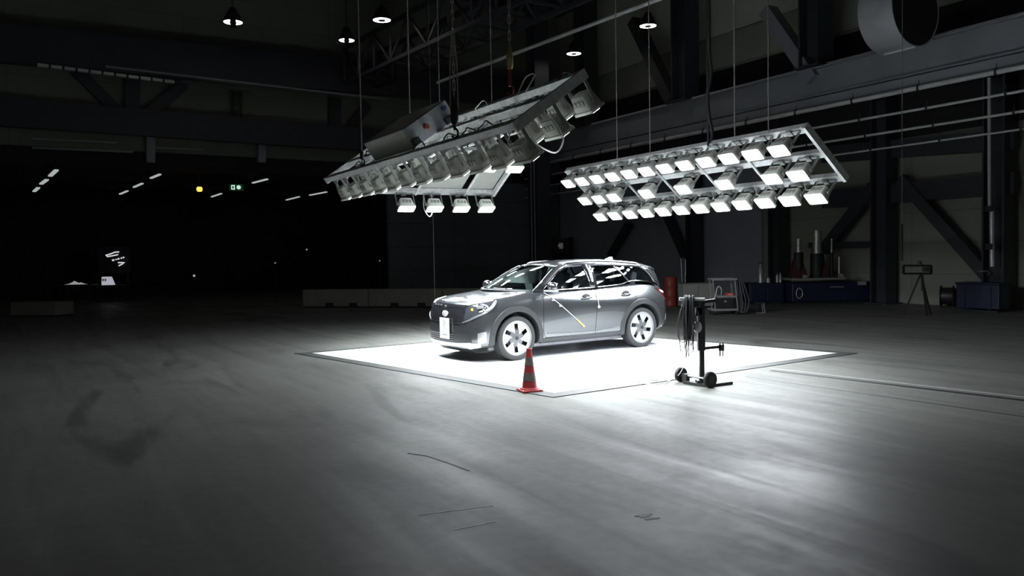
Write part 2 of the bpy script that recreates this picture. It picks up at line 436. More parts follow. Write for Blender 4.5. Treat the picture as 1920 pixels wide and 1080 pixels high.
# duct end
dc = on_wall(1684, 24, (GP.x, GP.y), AR, 1.7)
t = thing('air_duct', 'big silver round air duct end above the crane girder', 'duct')
mm = Matrix.Translation(dc) @ Vector((0, 0, 1)).rotation_difference(-UH).to_matrix().to_4x4()
obj('duct_shell', MB().lathe([(0.98, -0.50), (1.00, -0.47), (1.00, 0.50), (0.97, 0.50), (0.95, -0.47)], 48, mm, close=True), M_DUCT, t, 40)
obj('duct_mouth', MB().lathe([(0.001, 0.49), (0.968, 0.49)], 48, mm), M_BLACK, t)
mb = MB()
e = dc - Vector((0, 0, 1.0))
mb.bar(e + UH * 0.4, e - UH * 0.5, 0.06, 0.05); obj('bottom_flange', mb, M_PIPE, t)
for k in (-0.4, 0.4): obj('hanger_rod', MB().tube([dc + UH * k + Vector((0, 0, 0.98)), Vector(((dc + UH * k).x, (dc + UH * k).y, 14.0))], 0.015, 6), M_STEEL, t)

# hanging air hose drop by the tripod
t = thing('hose_drop', 'thin hose drop hanging from the roof above the tripod stand', 'hose')
a = on_y(1691, 420, 20.5); 
obj('thin_cord', MB().tube([Vector((a.x, a.y, 14)), Vector((a.x, a.y, a.z))], 0.010, 6), M_WIRE, t)
obj('black_hose', MB().tube([Vector((a.x, a.y, a.z)), Vector((a.x, a.y, 1.42))], 0.03, 8), M_BLACK, t, 60)

# ---- roof truss with a catwalk along the hall
a, b = on_z(820, 155, 8.5), on_z(1125, 40, 8.5)
d = (b - a).normalized()
A0, B0 = a - d * 3, b + d * 9
t = thing('roof_pipe', 'long pale roof pipe rising to the right above the tilted lamp panel', 'pipe')
obj('pipe_run', MB().tube([A0 + d * 3, B0], 0.06, 10), M_PIPE, t, 60)
for k in range(0, 20, 4):
    p = a + d * k; obj('hanger_rod', MB().tube([p, Vector((p.x, p.y, 14))], 0.012, 6), M_STEEL, t)
t = thing('roof_truss', 'dark lattice roof truss above the pale roof pipe', 'truss')
off = Vector((d.y, -d.x, 0))
mb = MB(); web = MB(); deck = MB()
L0, L1 = a + off * 0.6 - d * 4, b + off * 0.6 + d * 9
n = 16
for k in (0.0, 1.5):
    for z in (9.0, 10.4):
        mb.bar(L0 + off * k + Vector((0, 0, z - 8.5)), L1 + off * k + Vector((0, 0, z - 8.5)), 0.14, 0.14)
for i in range(n):
    p, q = L0.lerp(L1, i / n), L0.lerp(L1, (i + 1) / n)
    lo, hi = Vector((0, 0, 0.5)), Vector((0, 0, 1.9))
    for k in (0.0, 1.5):
        web.bar(p + off * k + lo, p + off * k + hi, 0.08, 0.08)
        web.bar(p + off * k + (lo if i % 2 else hi), q + off * k + (hi if i % 2 else lo), 0.08, 0.08)
    web.bar(p + lo, p + off * 1.5 + lo, 0.08, 0.08); web.bar(p + lo, q + off * 1.5 + lo, 0.06, 0.06)
obj('chord', mb, M_STEEL, t); obj('web', web, M_STEEL, t)

# ---- upper right wall: white roof-light band
t = thing('wall_light_band', 'pale panel band high on the right wall behind the roof columns', 'wall panel')
def band(s0, s1, z0, z1, m):
    p, q = V3(PR) + UH * s0 + RN * 0.05, V3(PR) + UH * s1 + RN * 0.05
    return MB().bar(Vector((p.x, p.y, (z0 + z1) / 2)), Vector((q.x, q.y, (z0 + z1) / 2)), 0.08, z1 - z0)
obj('panel_sheet', band(1.0, 17.5, 10.3, 13.9, None), mat('pale_panel_paint', (0.62, 0.63, 0.56), 0.6, scale=0.5), t)
obj('sill', band(1.0, 17.5, 9.0, 10.25, None), mat('olive_panel_paint', (0.34, 0.35, 0.29), 0.6, scale=0.5), t)
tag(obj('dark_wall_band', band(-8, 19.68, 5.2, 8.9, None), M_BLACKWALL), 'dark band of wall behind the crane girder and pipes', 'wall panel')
tag(obj('haze_lift_panel', MB().bar(*[Vector(((V3(PR) + UH * s + RN * 0.05).x, (V3(PR) + UH * s + RN * 0.05).y, 2.55)) for s in (6.0, 19.68)], 0.08, 5.1), mat('haze_lifted_slate', (0.33, 0.35, 0.40), 0.7, scale=0.4)),
    'slate wall panels behind the car and cabinet, colour lifted in place of haze', 'wall panel')  # panel colour brightened to stand in for the bluish haze

# ---- back wall: old crane girder, posts, lower beam
def on_bw(px, py, off=-0.35): return on_wall(px, py, PB, AB, off)
def bwbar(name, a, b, w_, h_, m, lab, cat, off=-0.35, **k):
    return tag(obj(name, MB().bar(on_bw(*a, off), on_bw(*b, off), w_, h_, **k), m), lab, cat)
t = thing('gallery_girder', 'wide dark girder crossing the top left of the back wall', 'girder')
obj('beam', MB().bar(on_bw(-60, 75, -1.2), on_bw(1010, 178, -1.2), 0.3, 1.35), M_STEEL, t)
obj('bottom_flange', MB().bar(on_bw(197, 126, -1.35), on_bw(720, 187, -1.35), 0.3, 0.07), M_GIRDER, t)
t = thing('cable_tray', 'dashed bright cable tray under the dark girder at top left', 'cable tray')
tray = MB()
a, b = on_bw(70, 122, -1.5), on_bw(330, 155, -1.5)
for i in range(11):
    p, q = a.lerp(b, i / 11), a.lerp(b, (i + 0.82) / 11)
    tray.bar(p, q, 0.2, 0.10)  # bright dashes modelled as the highlights along the tray
obj('rung', tray, M_PIPE, t)
obj('side_rail', MB().bar(on_bw(20, 114, -1.5), on_bw(470, 171, -1.5), 0.05, 0.05), M_STEEL, t)
bwbar('lower_gallery_beam', (-60, 205), (1010, 287), 0.3, 1.0, M_STEEL, 'long dark lower beam of the back wall above the black bay', 'beam', -0.6)
for (px, y0, y1, lab) in ((248, 140, 222, 'dark post between two slanting struts on the back wall, left'), (627, 185, 262, 'dark post on the back wall left of the tilted lamp panel')):
    bwbar('gallery_post', (px, y0), (px, y1), 0.5, 0.3, M_STEEL, lab, 'post', -0.25, up=BN)
for a, b, lab in (((145, 133), (222, 212), 'dark strut slanting down right to the left back wall post'), ((345, 157), (278, 215), 'dark strut slanting down left to the left back wall post'),
                  ((690, 195), (645, 255), 'dark strut slanting down left beside the tilted lamp panel')):
    bwbar('gallery_strut', a, b, 0.42, 0.2, M_STEEL, lab, 'strut', -0.25, up=BN)
t = thing('wall_ladder', 'small dark ladder on the middle of the back wall', 'ladder')
for px in (436, 451): obj('stile', MB().bar(on_bw(px, 168, -0.3), on_bw(px, 232, -0.3), 0.1, 0.1), M_STEEL, t)
mb = MB()
for y in range(172, 230, 9): mb.bar(on_bw(436, y, -0.3), on_bw(451, y, -0.3), 0.05, 0.05)
obj('rung', mb, M_STEEL, t)
for px, lab in ((282, 'grey stub post hanging below the left lower beam'), (490, 'grey stub post hanging below the middle of the lower beam')):
    bwbar('stub_post', (px, 250), (px, 305), 0.3, 0.3, M_GIRDER, lab, 'post', -0.25, up=BN)
for a, b, lab in (((60, 260), (220, 268), 'upper dim rail below the left lower beam'), ((60, 277), (250, 285), 'lower dim rail below the left lower beam'), ((290, 277), (380, 281), 'short dim rail right of the left stub post')):
    bwbar('gallery_rail', a, b, 0.06, 0.07, M_GIRDER, lab, 'rail', -0.1)

# ---- hanging high bay lamps
M_RING = mat('lit_ring_glass', (0.9, 0.9, 0.9), 0.3, var=0.02, emit=(1.0, 0.98, 0.93), strength=9.0)
def highbay(px, py, wpx, lab, split=False):
    p = on_z(px, py, 10.0); dist = (p - EYE).length
    r = wpx / F_PX * dist / 2
    t = thing('high_bay_lamp', lab, 'ceiling lamp', p, group='hanging high bay lamps')
    obj('lit_ring', MB().lathe([(r, 0), (r, 0.03), (r * .45, 0.03), (r * .45, 0)], 40, close=True), M_RING, t, 40)
    obj('reflector_hood', MB().lathe([(r * 1.03, 0.03), (r * 1.05, 0.0), (r * 1.07, 0.04), (r * .6, 0.35), (r * .3, 0.5), (0.001, 0.5)], 40), M_BLACK, t, 40)
    obj('lamp_core', MB().lathe([(0.001, -0.02), (r * .4, -0.02), (r * .4, 0.10)], 24), M_BLACK, t, 40)
    obj('hanger_rod', MB().tube([(0, 0, 0.5), (0, 0, 4.0)], 0.02, 8), M_STEEL, t)
    if split:
        a = math.atan2(p.x, p.y)
        obj('crossbar', MB().box((0, 0, -0.05), (r * .62, r * 2.3, 0.10), Matrix.Rotation(-a, 4, 'Z')), M_BLACK, t)
highbay(1076, 101, 25, 'ring shaped high bay lamp above the tip of the tilted lamp panel')
highbay(1215, 49, 28, 'ring shaped high bay lamp in front of the slanting roof brace')
highbay(716, 38, 30, 'ring shaped high bay lamp at the top edge, left of the roof truss')
highbay(437, 42, 30, 'high bay lamp split in two by a crossbar, farthest left', True)
highbay(650, 76, 26, 'high bay lamp split in two by a crossbar, beside a thin wire', True)

# ---- under the gallery: strip lights, exit sign, warning lamp
M_STRIP = mat('lit_strip_tube', (0.8, 0.85, 0.85), 0.4, var=0.02, emit=(0.9, 1.0, 0.95), strength=0.42)
def striplight(a, b, lab, wd=0.10):
    p, q = on_z(*a, 5.12), on_z(*b, 5.12); m_ = (p + q) / 2
    t = thing('strip_light', lab, 'strip light', m_, group='strip lights under the gallery')
    p, q = p - m_, q - m_
    obj('tube', MB().bar(p, q, wd, 0.05), M_STRIP, t)
    obj('tray', MB().bar(p + Vector((0, 0, .06)), q + Vector((0, 0, .06)), wd * 1.4, 0.06), M_BLACK, t)
    for e in (p.lerp(q, .15), p.lerp(q, .85)): obj('hanger_rod', MB().tube([e + Vector((0, 0, .08)), e + Vector((0, 0, .25))], 0.012, 6), M_STEEL, t)
S = striplight
S((64, 359), (72, 352), 'lowest of the three thick strip lights in the far left row', .14); S((77, 345), (88, 337), 'middle one of the thick strip lights in the far left row', .14); S((94, 330), (106, 319), 'topmost of the three thick strip lights in the far left row', .14)
S((225, 364), (239, 358), 'lowest strip light of the row between far left and the orange lamp'); S((251, 351), (267, 344), 'middle strip light of the row between far left and the orange lamp'); S((283, 334), (300, 327), 'topmost strip light of the row between far left and the orange lamp')
S((397, 369), (415, 363), 'strip light between the orange lamp and the green exit sign, below them'); S((474, 343), (501, 336), 'strip light just right of the green exit sign')
S((537, 375), (561, 369), 'strip light left of the tilted panel tip, lower one'); S((581, 366), (612, 360), 'strip light touching the tilted panel tip')
p = on_y(374, 355, 33.0)
t = thing('warning_lamp', 'glowing orange lamp hanging in the dark bay at left', 'lamp', p)
mb = MB().lathe([(0.001, -.10), (.08, -.09), (.115, -.03), (.115, .05), (.08, .10), (0.001, .11)], 24)
obj('amber_globe', mb, mat('lit_amber_globe', (0.9, 0.5, 0.1), 0.3, var=0.02, emit=(1.0, 0.46, 0.08), strength=2.0), t, 60)
obj('stem', MB().tube([(0, 0, .11), (0, 0, 5.35 - p.z)], 0.02, 8), M_STEEL, t)
obj('cap', MB().lathe([(0.001, .16), (.06, .15), (.085, .09), (0.001, .09)], 20), M_BLACK, t)
p = on_y(443, 351.5, 33.5)
t = thing('exit_sign', 'small green lit exit sign with a white door and arrow disc', 'sign', p, R_(25))
M_EXITG = mat('lit_exit_green', (0.02, 0.2, 0.08), 0.4, var=0.05, emit=(0.03, 0.22, 0.08), strength=0.03)
M_EXITW = mat('lit_exit_white', (0.8, 0.9, 0.85), 0.4, var=0.02, emit=(0.75, 1.0, 0.85), strength=0.75)
obj('sign_box', MB().box((0, 0, 0), (0.56, 0.08, 0.27)), M_EXITG, t)
mb = MB()
mb.box((-.13, -.045, .075), (.14, .01, .035)); mb.box((-.13, -.045, -.075), (.14, .01, .035)); mb.box((-.185, -.045, 0), (.04, .01, .15)); mb.box((-.085, -.045, 0), (.04, .01, .15))
obj('door_pictogram', mb, M_EXITW, t)
mb = MB().lathe([(0.001, 0), (.085, 0), (.085, .012), (0.001, .012)], 24, Matrix.Translation((.09, -.041, .005)) @ Matrix.Rotation(R_(90), 4, 'X'))
obj('arrow_disc', mb, M_EXITW, t)
obj('hanger_rod', MB().tube([(0, 0, .13), (0, 0, 5.35 - p.z)], 0.012, 6), M_STEEL, t)

# ---- far left: lit lettering board, bright monitor, sheets on tables, low blocks
Yb = 37.2
p = on_y(214, 487, Yb); k = Yb / F_PX
t = thing('lettering_board', 'dark board with three slanting rows of white lettering, far left', 'sign board', p)
obj('board', MB().box((0, 0.03, 0), (1.5, 0.05, 1.2)), M_BLACK, t)
M_LET = mat('lit_white_lettering', (0.8, 0.8, 0.85), 0.5, var=0.03, emit=(0.93, 0.95, 1.0), strength=0.65)
def stroke(pts, r=1.1):
    return [Vector(((x - 214) * k, -0.02, (487 - y) * k)) for x, y in pts], r * k
rows = [[([(224, 472.5), (216, 473), (208, 476), (199, 478.5), (202, 481), (212, 479.5), (222, 477.5)], 1.1)],
        [([(211, 488), (214, 487.5)], 1.6), ([(217, 487), (219, 486)], 1.0), ([(221, 486), (224, 485)], 1.3), ([(227, 484.5), (229, 484)], 1.2), ([(231, 483.5), (233, 482.5)], 1.3)],
        [([(221.5, 492.5), (228, 492.5), (233.5, 492.5), (229, 495.5), (222.5, 498.5)], 1.1)]]
for row, nm in zip(rows, ('top_row', 'middle_row', 'bottom_row')):
    mb = MB()
    for s_, r in row:
        pts, rr = stroke(s_, r); mb.tube(pts, rr, 8)
    obj(nm, mb, M_LET, t, 50)
for dx in (-.6, .6): obj('post', MB().bar((dx, .05, -.6), (dx, .05, -p.z), .06, .06), M_BLACK, t)
def table(px0, px1, py, Y, lab, m=M_BLACK, depth=0.7):
    a, b = on_y(px0, py, Y), on_y(px1, py, Y); z = a.z
    t = thing('work_table', lab, 'table', ((a.x + b.x) / 2, Y + depth / 2, 0)); L = (b - a).length
    obj('tabletop', MB().box((0, 0, z - .03), (L, depth, .05)), m, t)
    for sx in (-1, 1):
        for sy in (-1, 1): obj('leg', MB().box((sx * (L / 2 - .05), sy * (depth / 2 - .05), (z - .055) / 2), (.05, .05, z - .055)), m, t)
    return t, z
t, z = table(182, 236, 535, 36.0 - 0.2, 'small black table carrying the bright monitor')
p = on_y(199, 526, 36.0)
t = thing('monitor', 'small bright white machine with a dark screen on a black table', 'monitor', (p.x, 36.1, z))
M_MON = mat('glowing_white_casing', (0.7, 0.7, 0.75), 0.4, var=0.1, emit=(0.85, 0.88, 1.0), strength=0.42)  # casing given a glow of its own, though it is no lamp
h = on_y(199, 519, 36.0).z - z
obj('casing', MB().hexa([Vector(q) for q in ((-.20, -.15, 0), (.27, -.15, 0), (.27, .2, 0), (-.20, .2, 0), (-.20, -.1, h), (.12, -.1, h), (.12, .2, h), (-.20, .2, h))]), M_MON, t, bevel=.015)
obj('screen', MB().box((-.07, -.135, h * .62), (.17, .02, .10)), M_BLACK, t)
obj('screen_glint', MB().box((-.06, -.15, h * .62), (.06, .012, .05)), M_MON, t)
t, z = table(108, 170, 534, 35.0, 'long black table carrying the pale sheet heap')
a, b = on_y(120, 534, 35.2), on_y(157, 534, 35.2)
t = thing('sheet_heap', 'flat pale heap of sheets on a black table, far left', 'papers', ((a.x + b.x) / 2, 35.3, z - .005))
L = (b - a).length
prof = [(-.5, .0), (-.3, .03), (-.1, .10), (.0, .16), (.08, .11), (.2, .05), (.3, .09), (.38, .03), (.5, 0)]
mb = MB()
mb.grid([[(x * L, -.2 * (1 - abs(x)), 0.0) for x, h in prof], [(x * L, -.05, h) for x, h in prof], [(x * L, .2, h * .5) for x, h in prof], [(x * L, .25, 0) for x, h in prof]])
obj('crumpled_sheet', mb, mat('glowing_paper', (0.75, 0.75, 0.7), 0.7, emit=(0.95, 0.95, 0.88), strength=0.28), t, 60)  # sheets glow by themselves in place of light falling on them
for px, py, r, lab in ((364, 517, .055, 'small dim white lamp dot in the dark bay below the orange lamp'), (516, 493, .03, 'tiny dim lamp dot in the dark bay left of the low barrier'), (575, 468, .035, 'tiny dim lamp dot on the dark bay wall, right end'), (712, 489, .025, 'faint lamp dot above the low barrier')):
    p = on_y(px, py, 34.0)
    t = thing('indicator_lamp', lab, 'indicator lamp', p)
    obj('lens', MB().lathe([(0.001, -r), (r * .8, -r * .6), (r, 0), (r * .8, r * .6), (0.001, r)], 12), mat('lit_indicator', (0.6, 0.65, 0.7), 0.4, var=.02, emit=(0.8, 0.85, 1.0), strength=0.35), t, 60)
    obj('stand', MB().tube([(0, 0.02, -r), (0, 0.02, -p.z)], 0.015, 6), M_BLACK, t)
# low concrete barrier blocks
M_BLOCK = mat('pale_concrete_block', (0.24, 0.235, 0.20), 0.85, var=0.12, scale=3, bump=.1)
def barrier(px0, px1, y_top, y_bot, lab, feet=(), thick=.4):
    a, b = on_z(px0, y_bot, 0), on_z(px1, y_bot, 0)
    ht = (EYE + ray((px0 + px1) / 2, y_top) * (((a + b) / 2).y / ray((px0 + px1) / 2, y_top).y)).z
    d = (b - a).normalized(); n = Vector((-d.y, d.x, 0))
    ang = math.atan2(d.y, d.x); t = thing('barrier_block', lab, 'barrier', (a + b) / 2, ang); L = (b - a).length
    obj('block', MB().box((0, thick / 2, ht / 2 + .02), (L, thick, ht - .04)), M_BLOCK, t, bevel=.02)
    for f in feet: obj('lifting_pocket', MB().box(((f - .5) * L, -.01, .09), (.28, .06, .17)), M_BLACK, t)
    obj('base', MB().box((0, thick / 2, .01), (L - .02, thick - .02, .02)), M_BLACK, t)
barrier(568, 690, 543, 577, 'low concrete barrier block at left, end of the row behind the car', (.42, .78))
barrier(691, 830, 542, 577, 'low concrete barrier block directly left of the car', (.36, .72))
barrier(831, 1010, 541, 577, 'low concrete barrier block hidden mostly behind the car')
barrier(20, 104, 567, 594, 'low pale block standing alone at the far left', thick=.8)

# ================================================================== LIGHT PANELS
def head_meshes():
    h = MB()
    def ringz(a, b, z, r=.035):
        pts = []
        for sx, sy in ((1, 1), (-1, 1), (-1, -1), (1, -1)):
            for k in range(3):
                an = math.atan2(sy, sx) + R_((-30, 0, 30)[k])
                pts.append(Vector((sx * (a - r) + r * math.cos(an) * 1.1, sy * (b - r) + r * math.sin(an) * 1.1, z)))
        return pts
    prof = [(.120, .075, .175), (.130, .085, .185), (.160, .105, .365), (.185, .118, .377), (.185, .118, .410), (.174, .108, .410), (.170, .104, .400)]
    rs = [ringz(a, b, z) for a, b, z in prof]; n = 12
    vs = [p for r in rs for p in r]
    fs = [(i * n + k, i * n + (k + 1) % n, (i + 1) * n + (k + 1) % n, (i + 1) * n + k) for i in range(len(rs) - 1) for k in range(n)]
    fs += [tuple(range(n - 1, -1, -1)), tuple((len(rs) - 1) * n + k for k in range(n))]
    h.add(vs, fs)
    for k in range(5): h.box((0, -.056 + k * .028, .170), (.20, .008, .02))          # cooling fins on the back
    lens = MB(); r0 = ringz(.170, .104, .402); r1 = ringz(.13, .072, .425)
    lens.add(r0 + r1, [(k, (k + 1) % n, n + (k + 1) % n, n + k) for k in range(n)] + [tuple(n + k for k in range(n)), tuple(range(n - 1, -1, -1))])
    yk = MB()
    for sx in (-1, 1):
        yk.box((sx * .198, 0, .16), (.012, .045, .28))
        yk.lathe([(0.001, -.02), (.03, -.02), (.03, .02), (0.001, .02)], 12, Matrix.Translation((sx * .185, 0, .285)) @ Matrix.Rotation(R_(90), 4, 'Y'))
    yk.box((0, 0, .022), (.408, .045, .012)); yk.box((0, 0, .03), (.10, .10, .03))
    vent = MB()
    for k in (-1, 0, 1): vent.box((k * .075, -.099, .27), (.05, .012, .07), Matrix.Rotation(R_(-6), 4, 'X'))
    return h.mesh('lamp_housing'), lens.mesh('lamp_lens'), yk.mesh('lamp_yoke'), vent.mesh('lamp_vent')
HM, LM, YM, VM = head_meshes()
for me, m_ in ((HM, M_HOUSE), (LM, M_LENS), (YM, M_YOKE), (VM, mat('vent_mesh_grey', (0.22, 0.22, 0.20), 0.6))): me.materials.append(m_)
HM.polygons.foreach_set('use_smooth', [True] * len(HM.polygons)); HM.set_sharp_from_angle(angle=R_(35))

BEAM_LIGHT = bpy.data.lights.new('floodlight_beam', 'AREA')
BEAM_LIGHT.shape = 'RECTANGLE'; BEAM_LIGHT.size = .32; BEAM_LIGHT.size_y = .18
BEAM_LIGHT.energy = BEAM; BEAM_LIGHT.color = (0.89, 0.945, 1.0); BEAM_LIGHT.spread = R_(115)
def panel_frame(name, label, O, u, v, L, W, crossbars, rails=3):
    u, v = u.normalized(), v.normalized(); n = u.cross(v)
    sg = 1 if n.z < 0 else -1
    t = bpy.data.objects.new(name, None); C.objects.link(t)
    Mx = Matrix.Identity(4)
    for i in range(3): Mx[i][0], Mx[i][1], Mx[i][2], Mx[i][3] = u[i], v[i], n[i], O[i]
    t.matrix_world = Mx; tag(t, label, 'light panel')
    fr = MB()
    for k in range(rails):
        y = W * k / (rails - 1); wd = .13
        y = min(max(y, wd / 2), W - wd / 2)
        fr.box((L / 2, y, 0), (L, wd, .008))                                             # channel web
        for e in (-1, 1): fr.box((L / 2, y + e * (wd / 2 - .004), -sg * .04), (L, .008, .085))
        for i in range(int(L / .16)):                                                       # lips with punched bridges
            fr.box((.1 + i * .16, y, -sg * .082), (.05, wd, .006))
    o = obj('rail_frame', fr, M_PANELF, t)
    for x in (.03, L - .03): obj('end_rail', MB().box((x, W / 2, -sg * .03), (.06, W, .12)), M_PANELF, t)
    for x in crossbars: obj('crossbar', MB().box((x, W / 2, sg * .02), (.045, W - .02, .03)), M_PANELF, t)
    return t, Mx, sg
def add_lamp(t, sg, x, y, tilt=0.0):
    def mk(me, nm, par):
        o = bpy.data.objects.new(nm, me); C.objects.link(o); o.parent = par; return o
    h = mk(HM, 'floodlight_head', t); h.location = (x, y, 0)
    base_ = Matrix.Translation((x, y, 0)) @ Matrix.Rotation(0 if sg > 0 else PI, 4, 'X')
    piv = Matrix.Translation((0, 0, .285)) @ Matrix.Rotation(tilt, 4, 'X') @ Matrix.Translation((0, 0, -.285))
    h.matrix_local = base_ @ piv
    mk(LM, 'lens', h); mk(VM, 'vent', h)
    y_ = mk(YM, 'yoke', h); y_.matrix_local = piv.inverted()
    b_ = bpy.data.objects.new('beam', BEAM_LIGHT); C.objects.link(b_); b_.parent = h
    b_.location = (0, 0, .432); b_.rotation_euler = (PI, 0, 0)
def local_px(Mx, px, py, z=0.0):
    inv = Mx.inverted(); o = inv @ EYE; d = (inv.to_3x3() @ ray(px, py)); return o + d * ((z - o.z) / d.z)
def uv(a, t): return Vector((math.cos(a), math.sin(a), 0)), Vector((-math.sin(a) * math.cos(t), math.cos(a) * math.cos(t), math.sin(t)))
def cable(t, pts, r, m=M_WCABLE, nm='cable'):
    return obj(nm, MB().tube(bez(pts, 8), r, 6), m, t, 60)

# right panel: lamps towards us
uR, vR = uv(2.086, -2.451)
LR, WR = 6.785, 1.263
tR, MR_, sR = panel_frame('light_panel', 'right hanging panel of bright floodlights facing the camera', Vector((4.6, 12.5, 3.654)), uR, vR, LR, WR, (1.55, 2.75, 3.95, 5.1, 6.2))
PX0, DP = 0.34, 0.545
TILT_R = R_(3)
for i in range(12):
    add_lamp(tR, sR, PX0 + i * DP, .06, TILT_R); add_lamp(tR, sR, PX0 + i * DP + .03, WR - .05, TILT_R)
for i in (11, 10, 9, 7, 5, 3, 1, 0): add_lamp(tR, sR, PX0 + i * DP + .02, WR / 2 + .02, TILT_R)
for i in range(0, 12, 2):
    x = PX0 + i * DP + .25
    cable(tR, [(x - .1, .1, sR * .0), (x, .14, sR * .12), (x + .1, .18, sR * .16), (x + .17, .12, sR * .02)], .008)
    cable(tR, [(x - .1, WR - .1, sR * .0), (x, WR - .02, sR * .10), (x + .1, WR - .05, sR * .17), (x + .17, WR - .12, sR * .02)], .008)

# left panel: seen from behind, lamps away from us
uB, vB = uv(2.106, 2.527)
LB, WB = 6.846, 1.212
tB, MB_, sB = panel_frame('light_panel', 'left tilted panel seen from its back, with grey control cabinet on top', Vector((.085, 9.0, 3.144)), uB, vB, LB, WB, (1.45, 2.9, 4.35, 5.8))
for i in range(12):
    add_lamp(tB, sB, .22 + i * .565, .08); add_lamp(tB, sB, .22 + i * .565, WB - .06)
for i in (0, 1, 3, 5, 7, 9, 10, 11): add_lamp(tB, sB, .22 + i * .565, WB / 2)
zt = -sB            # back side of the panel in its own axes
def slab(x0, x1, y0, y1, z0, z1): return MB().box(((x0 + x1) / 2, (y0 + y1) / 2, zt * (z0 + z1) / 2), (x1 - x0, y1 - y0, z1 - z0))
q1 = local_px(MB_, 784, 290); q2 = local_px(MB_, 840, 258); q3 = local_px(MB_, 728, 314); q4 = local_px(MB_, 770, 298)
cab = obj('control_cabinet', slab(q1.x, q1.x + 1.55, .10, .93, .09, .42), M_CABGREY, tB, bevel=.012)
obj('cabinet_door', slab(q1.x - .02, q1.x, .11, .92, .10, .41), M_CABWHITE, cab, bevel=.006)
rot = Matrix.Rotation(R_(90), 4, 'Y')
def knob(y, z, r, h, m, nm):
    mm = Matrix.Translation((q1.x - .02 - h / 2, y, zt * z)) @ rot
    obj(nm, MB().lathe([(0.001, -h / 2), (r, -h / 2), (r, h / 2), (0.001, h / 2)], 20, mm), m, cab, 40)
knob(.42, .26, .035, .07, mat('red_switch', (0.30, 0.07, 0.04), 0.4), 'main_switch')
knob(.82, .33, .03, .05, mat('blue_socket', (0.06, 0.08, 0.22), 0.4), 'blue_socket')
obj('cable_socket', slab(q1.x - .10, q1.x - .02, .10, .22, .12, .22), M_STEEL, cab, bevel=.01)
obj('cable_socket', slab(q1.x - .10, q1.x - .02, .72, .86, .10, .20), M_STEEL, cab, bevel=.01)
rc = random.Random(3)
for i in range(12):
    x = .25 + i * .5 + rc.uniform(-.1, .1)
    if q1.x - .1 < x < q1.x + 1.6: continue
    y = rc.choice([.12, WB / 2, WB - .12])
    cable(tB, [(x - .15, y, zt * .09), (x - .05, y + rc.uniform(-.05, .05), zt * .16), (x + .12, y + rc.uniform(-.05, .05), zt * .12), (x + .22, y, zt * .09)], .009, rc.choice([M_WCABLE, M_CABLE]))
for x0 in (.7, 1.9):
    cable(tB, [(x0, .55, zt * .09), (x0 + .3, .5, zt * .10), (x0 + .8, .56, zt * .09), (x0 + 1.1, .5, zt * .10)], .014, M_WCABLE)
cable(tB, [(.10, .55, sB * .1), (.02, .5, sB * .4), (.12, .36, sB * .52), (.3, .3, sB * .3), (.35, .35, sB * .1)], .009)
cable(tB, [(1.1, WB - .15, zt * .1), (1.0, WB + .03, zt * .22), (1.25, WB + .05, zt * .22), (1.35, WB - .1, zt * .1)], .009)
for i in range(12):
    cable(tB, [(.22 + i * .565 + .1, .14, sB * .02), (.22 + i * .565 + .2, .06, sB * .14), (.22 + i * .565 + .14, .02, sB * .2)], .008, M_WCABLE)
# rear panel: short, behind the car's nose
O = on_y(927, 367, 18.4); T = on_y(982, 286, 17.0)
vC = (T - O); WC = vC.length; vC.normalize()
uC = Vector((vC.y, -vC.x, 0)).normalized()
if uC.x > 0: uC.negate()
Lc = 2.85
tC, MC_, sC = panel_frame('light_panel', 'short far panel with four lit lamps below, behind the left tilted panel', O, uC, vC, Lc, WC, (.75, 1.9), 2)
xs = []
for px in (913, 866, 816, 763):
    nC = uC.cross(vC) * sC
    P0 = O + nC * .45 + vC * .05; P = along(P0 - uC * .5, P0 + uC * 3.2, px); xs.append((P - P0).dot(uC))
for x in xs: add_lamp(tC, sC, x, .05, TILT_R)
for px in (966, 917, 866, 813):
    P0 = O + nC * .45 + vC * (WC - .05); P = along(P0 - uC * .6, P0 + uC * 3.2, px); add_lamp(tC, sC, (P - P0).dot(uC), WC - .05, TILT_R)
obj('reflector_sheet', MB().box((1.33, WC / 2, -sC * .1), (1.0, WC - .1, .01)), M_CABGREY, tC)
obj('reflector_sheet', MB().box((.38, WC / 2 - .05, -sC * .1), (.6, WC - .35, .01)), M_CABGREY, tC)
cable(tC, [(1.72, .05, 0), (1.76, 0, sC * .35), (1.66, -.02, sC * .55), (1.55, 0, sC * .35), (1.55, .05, 0)], .009)

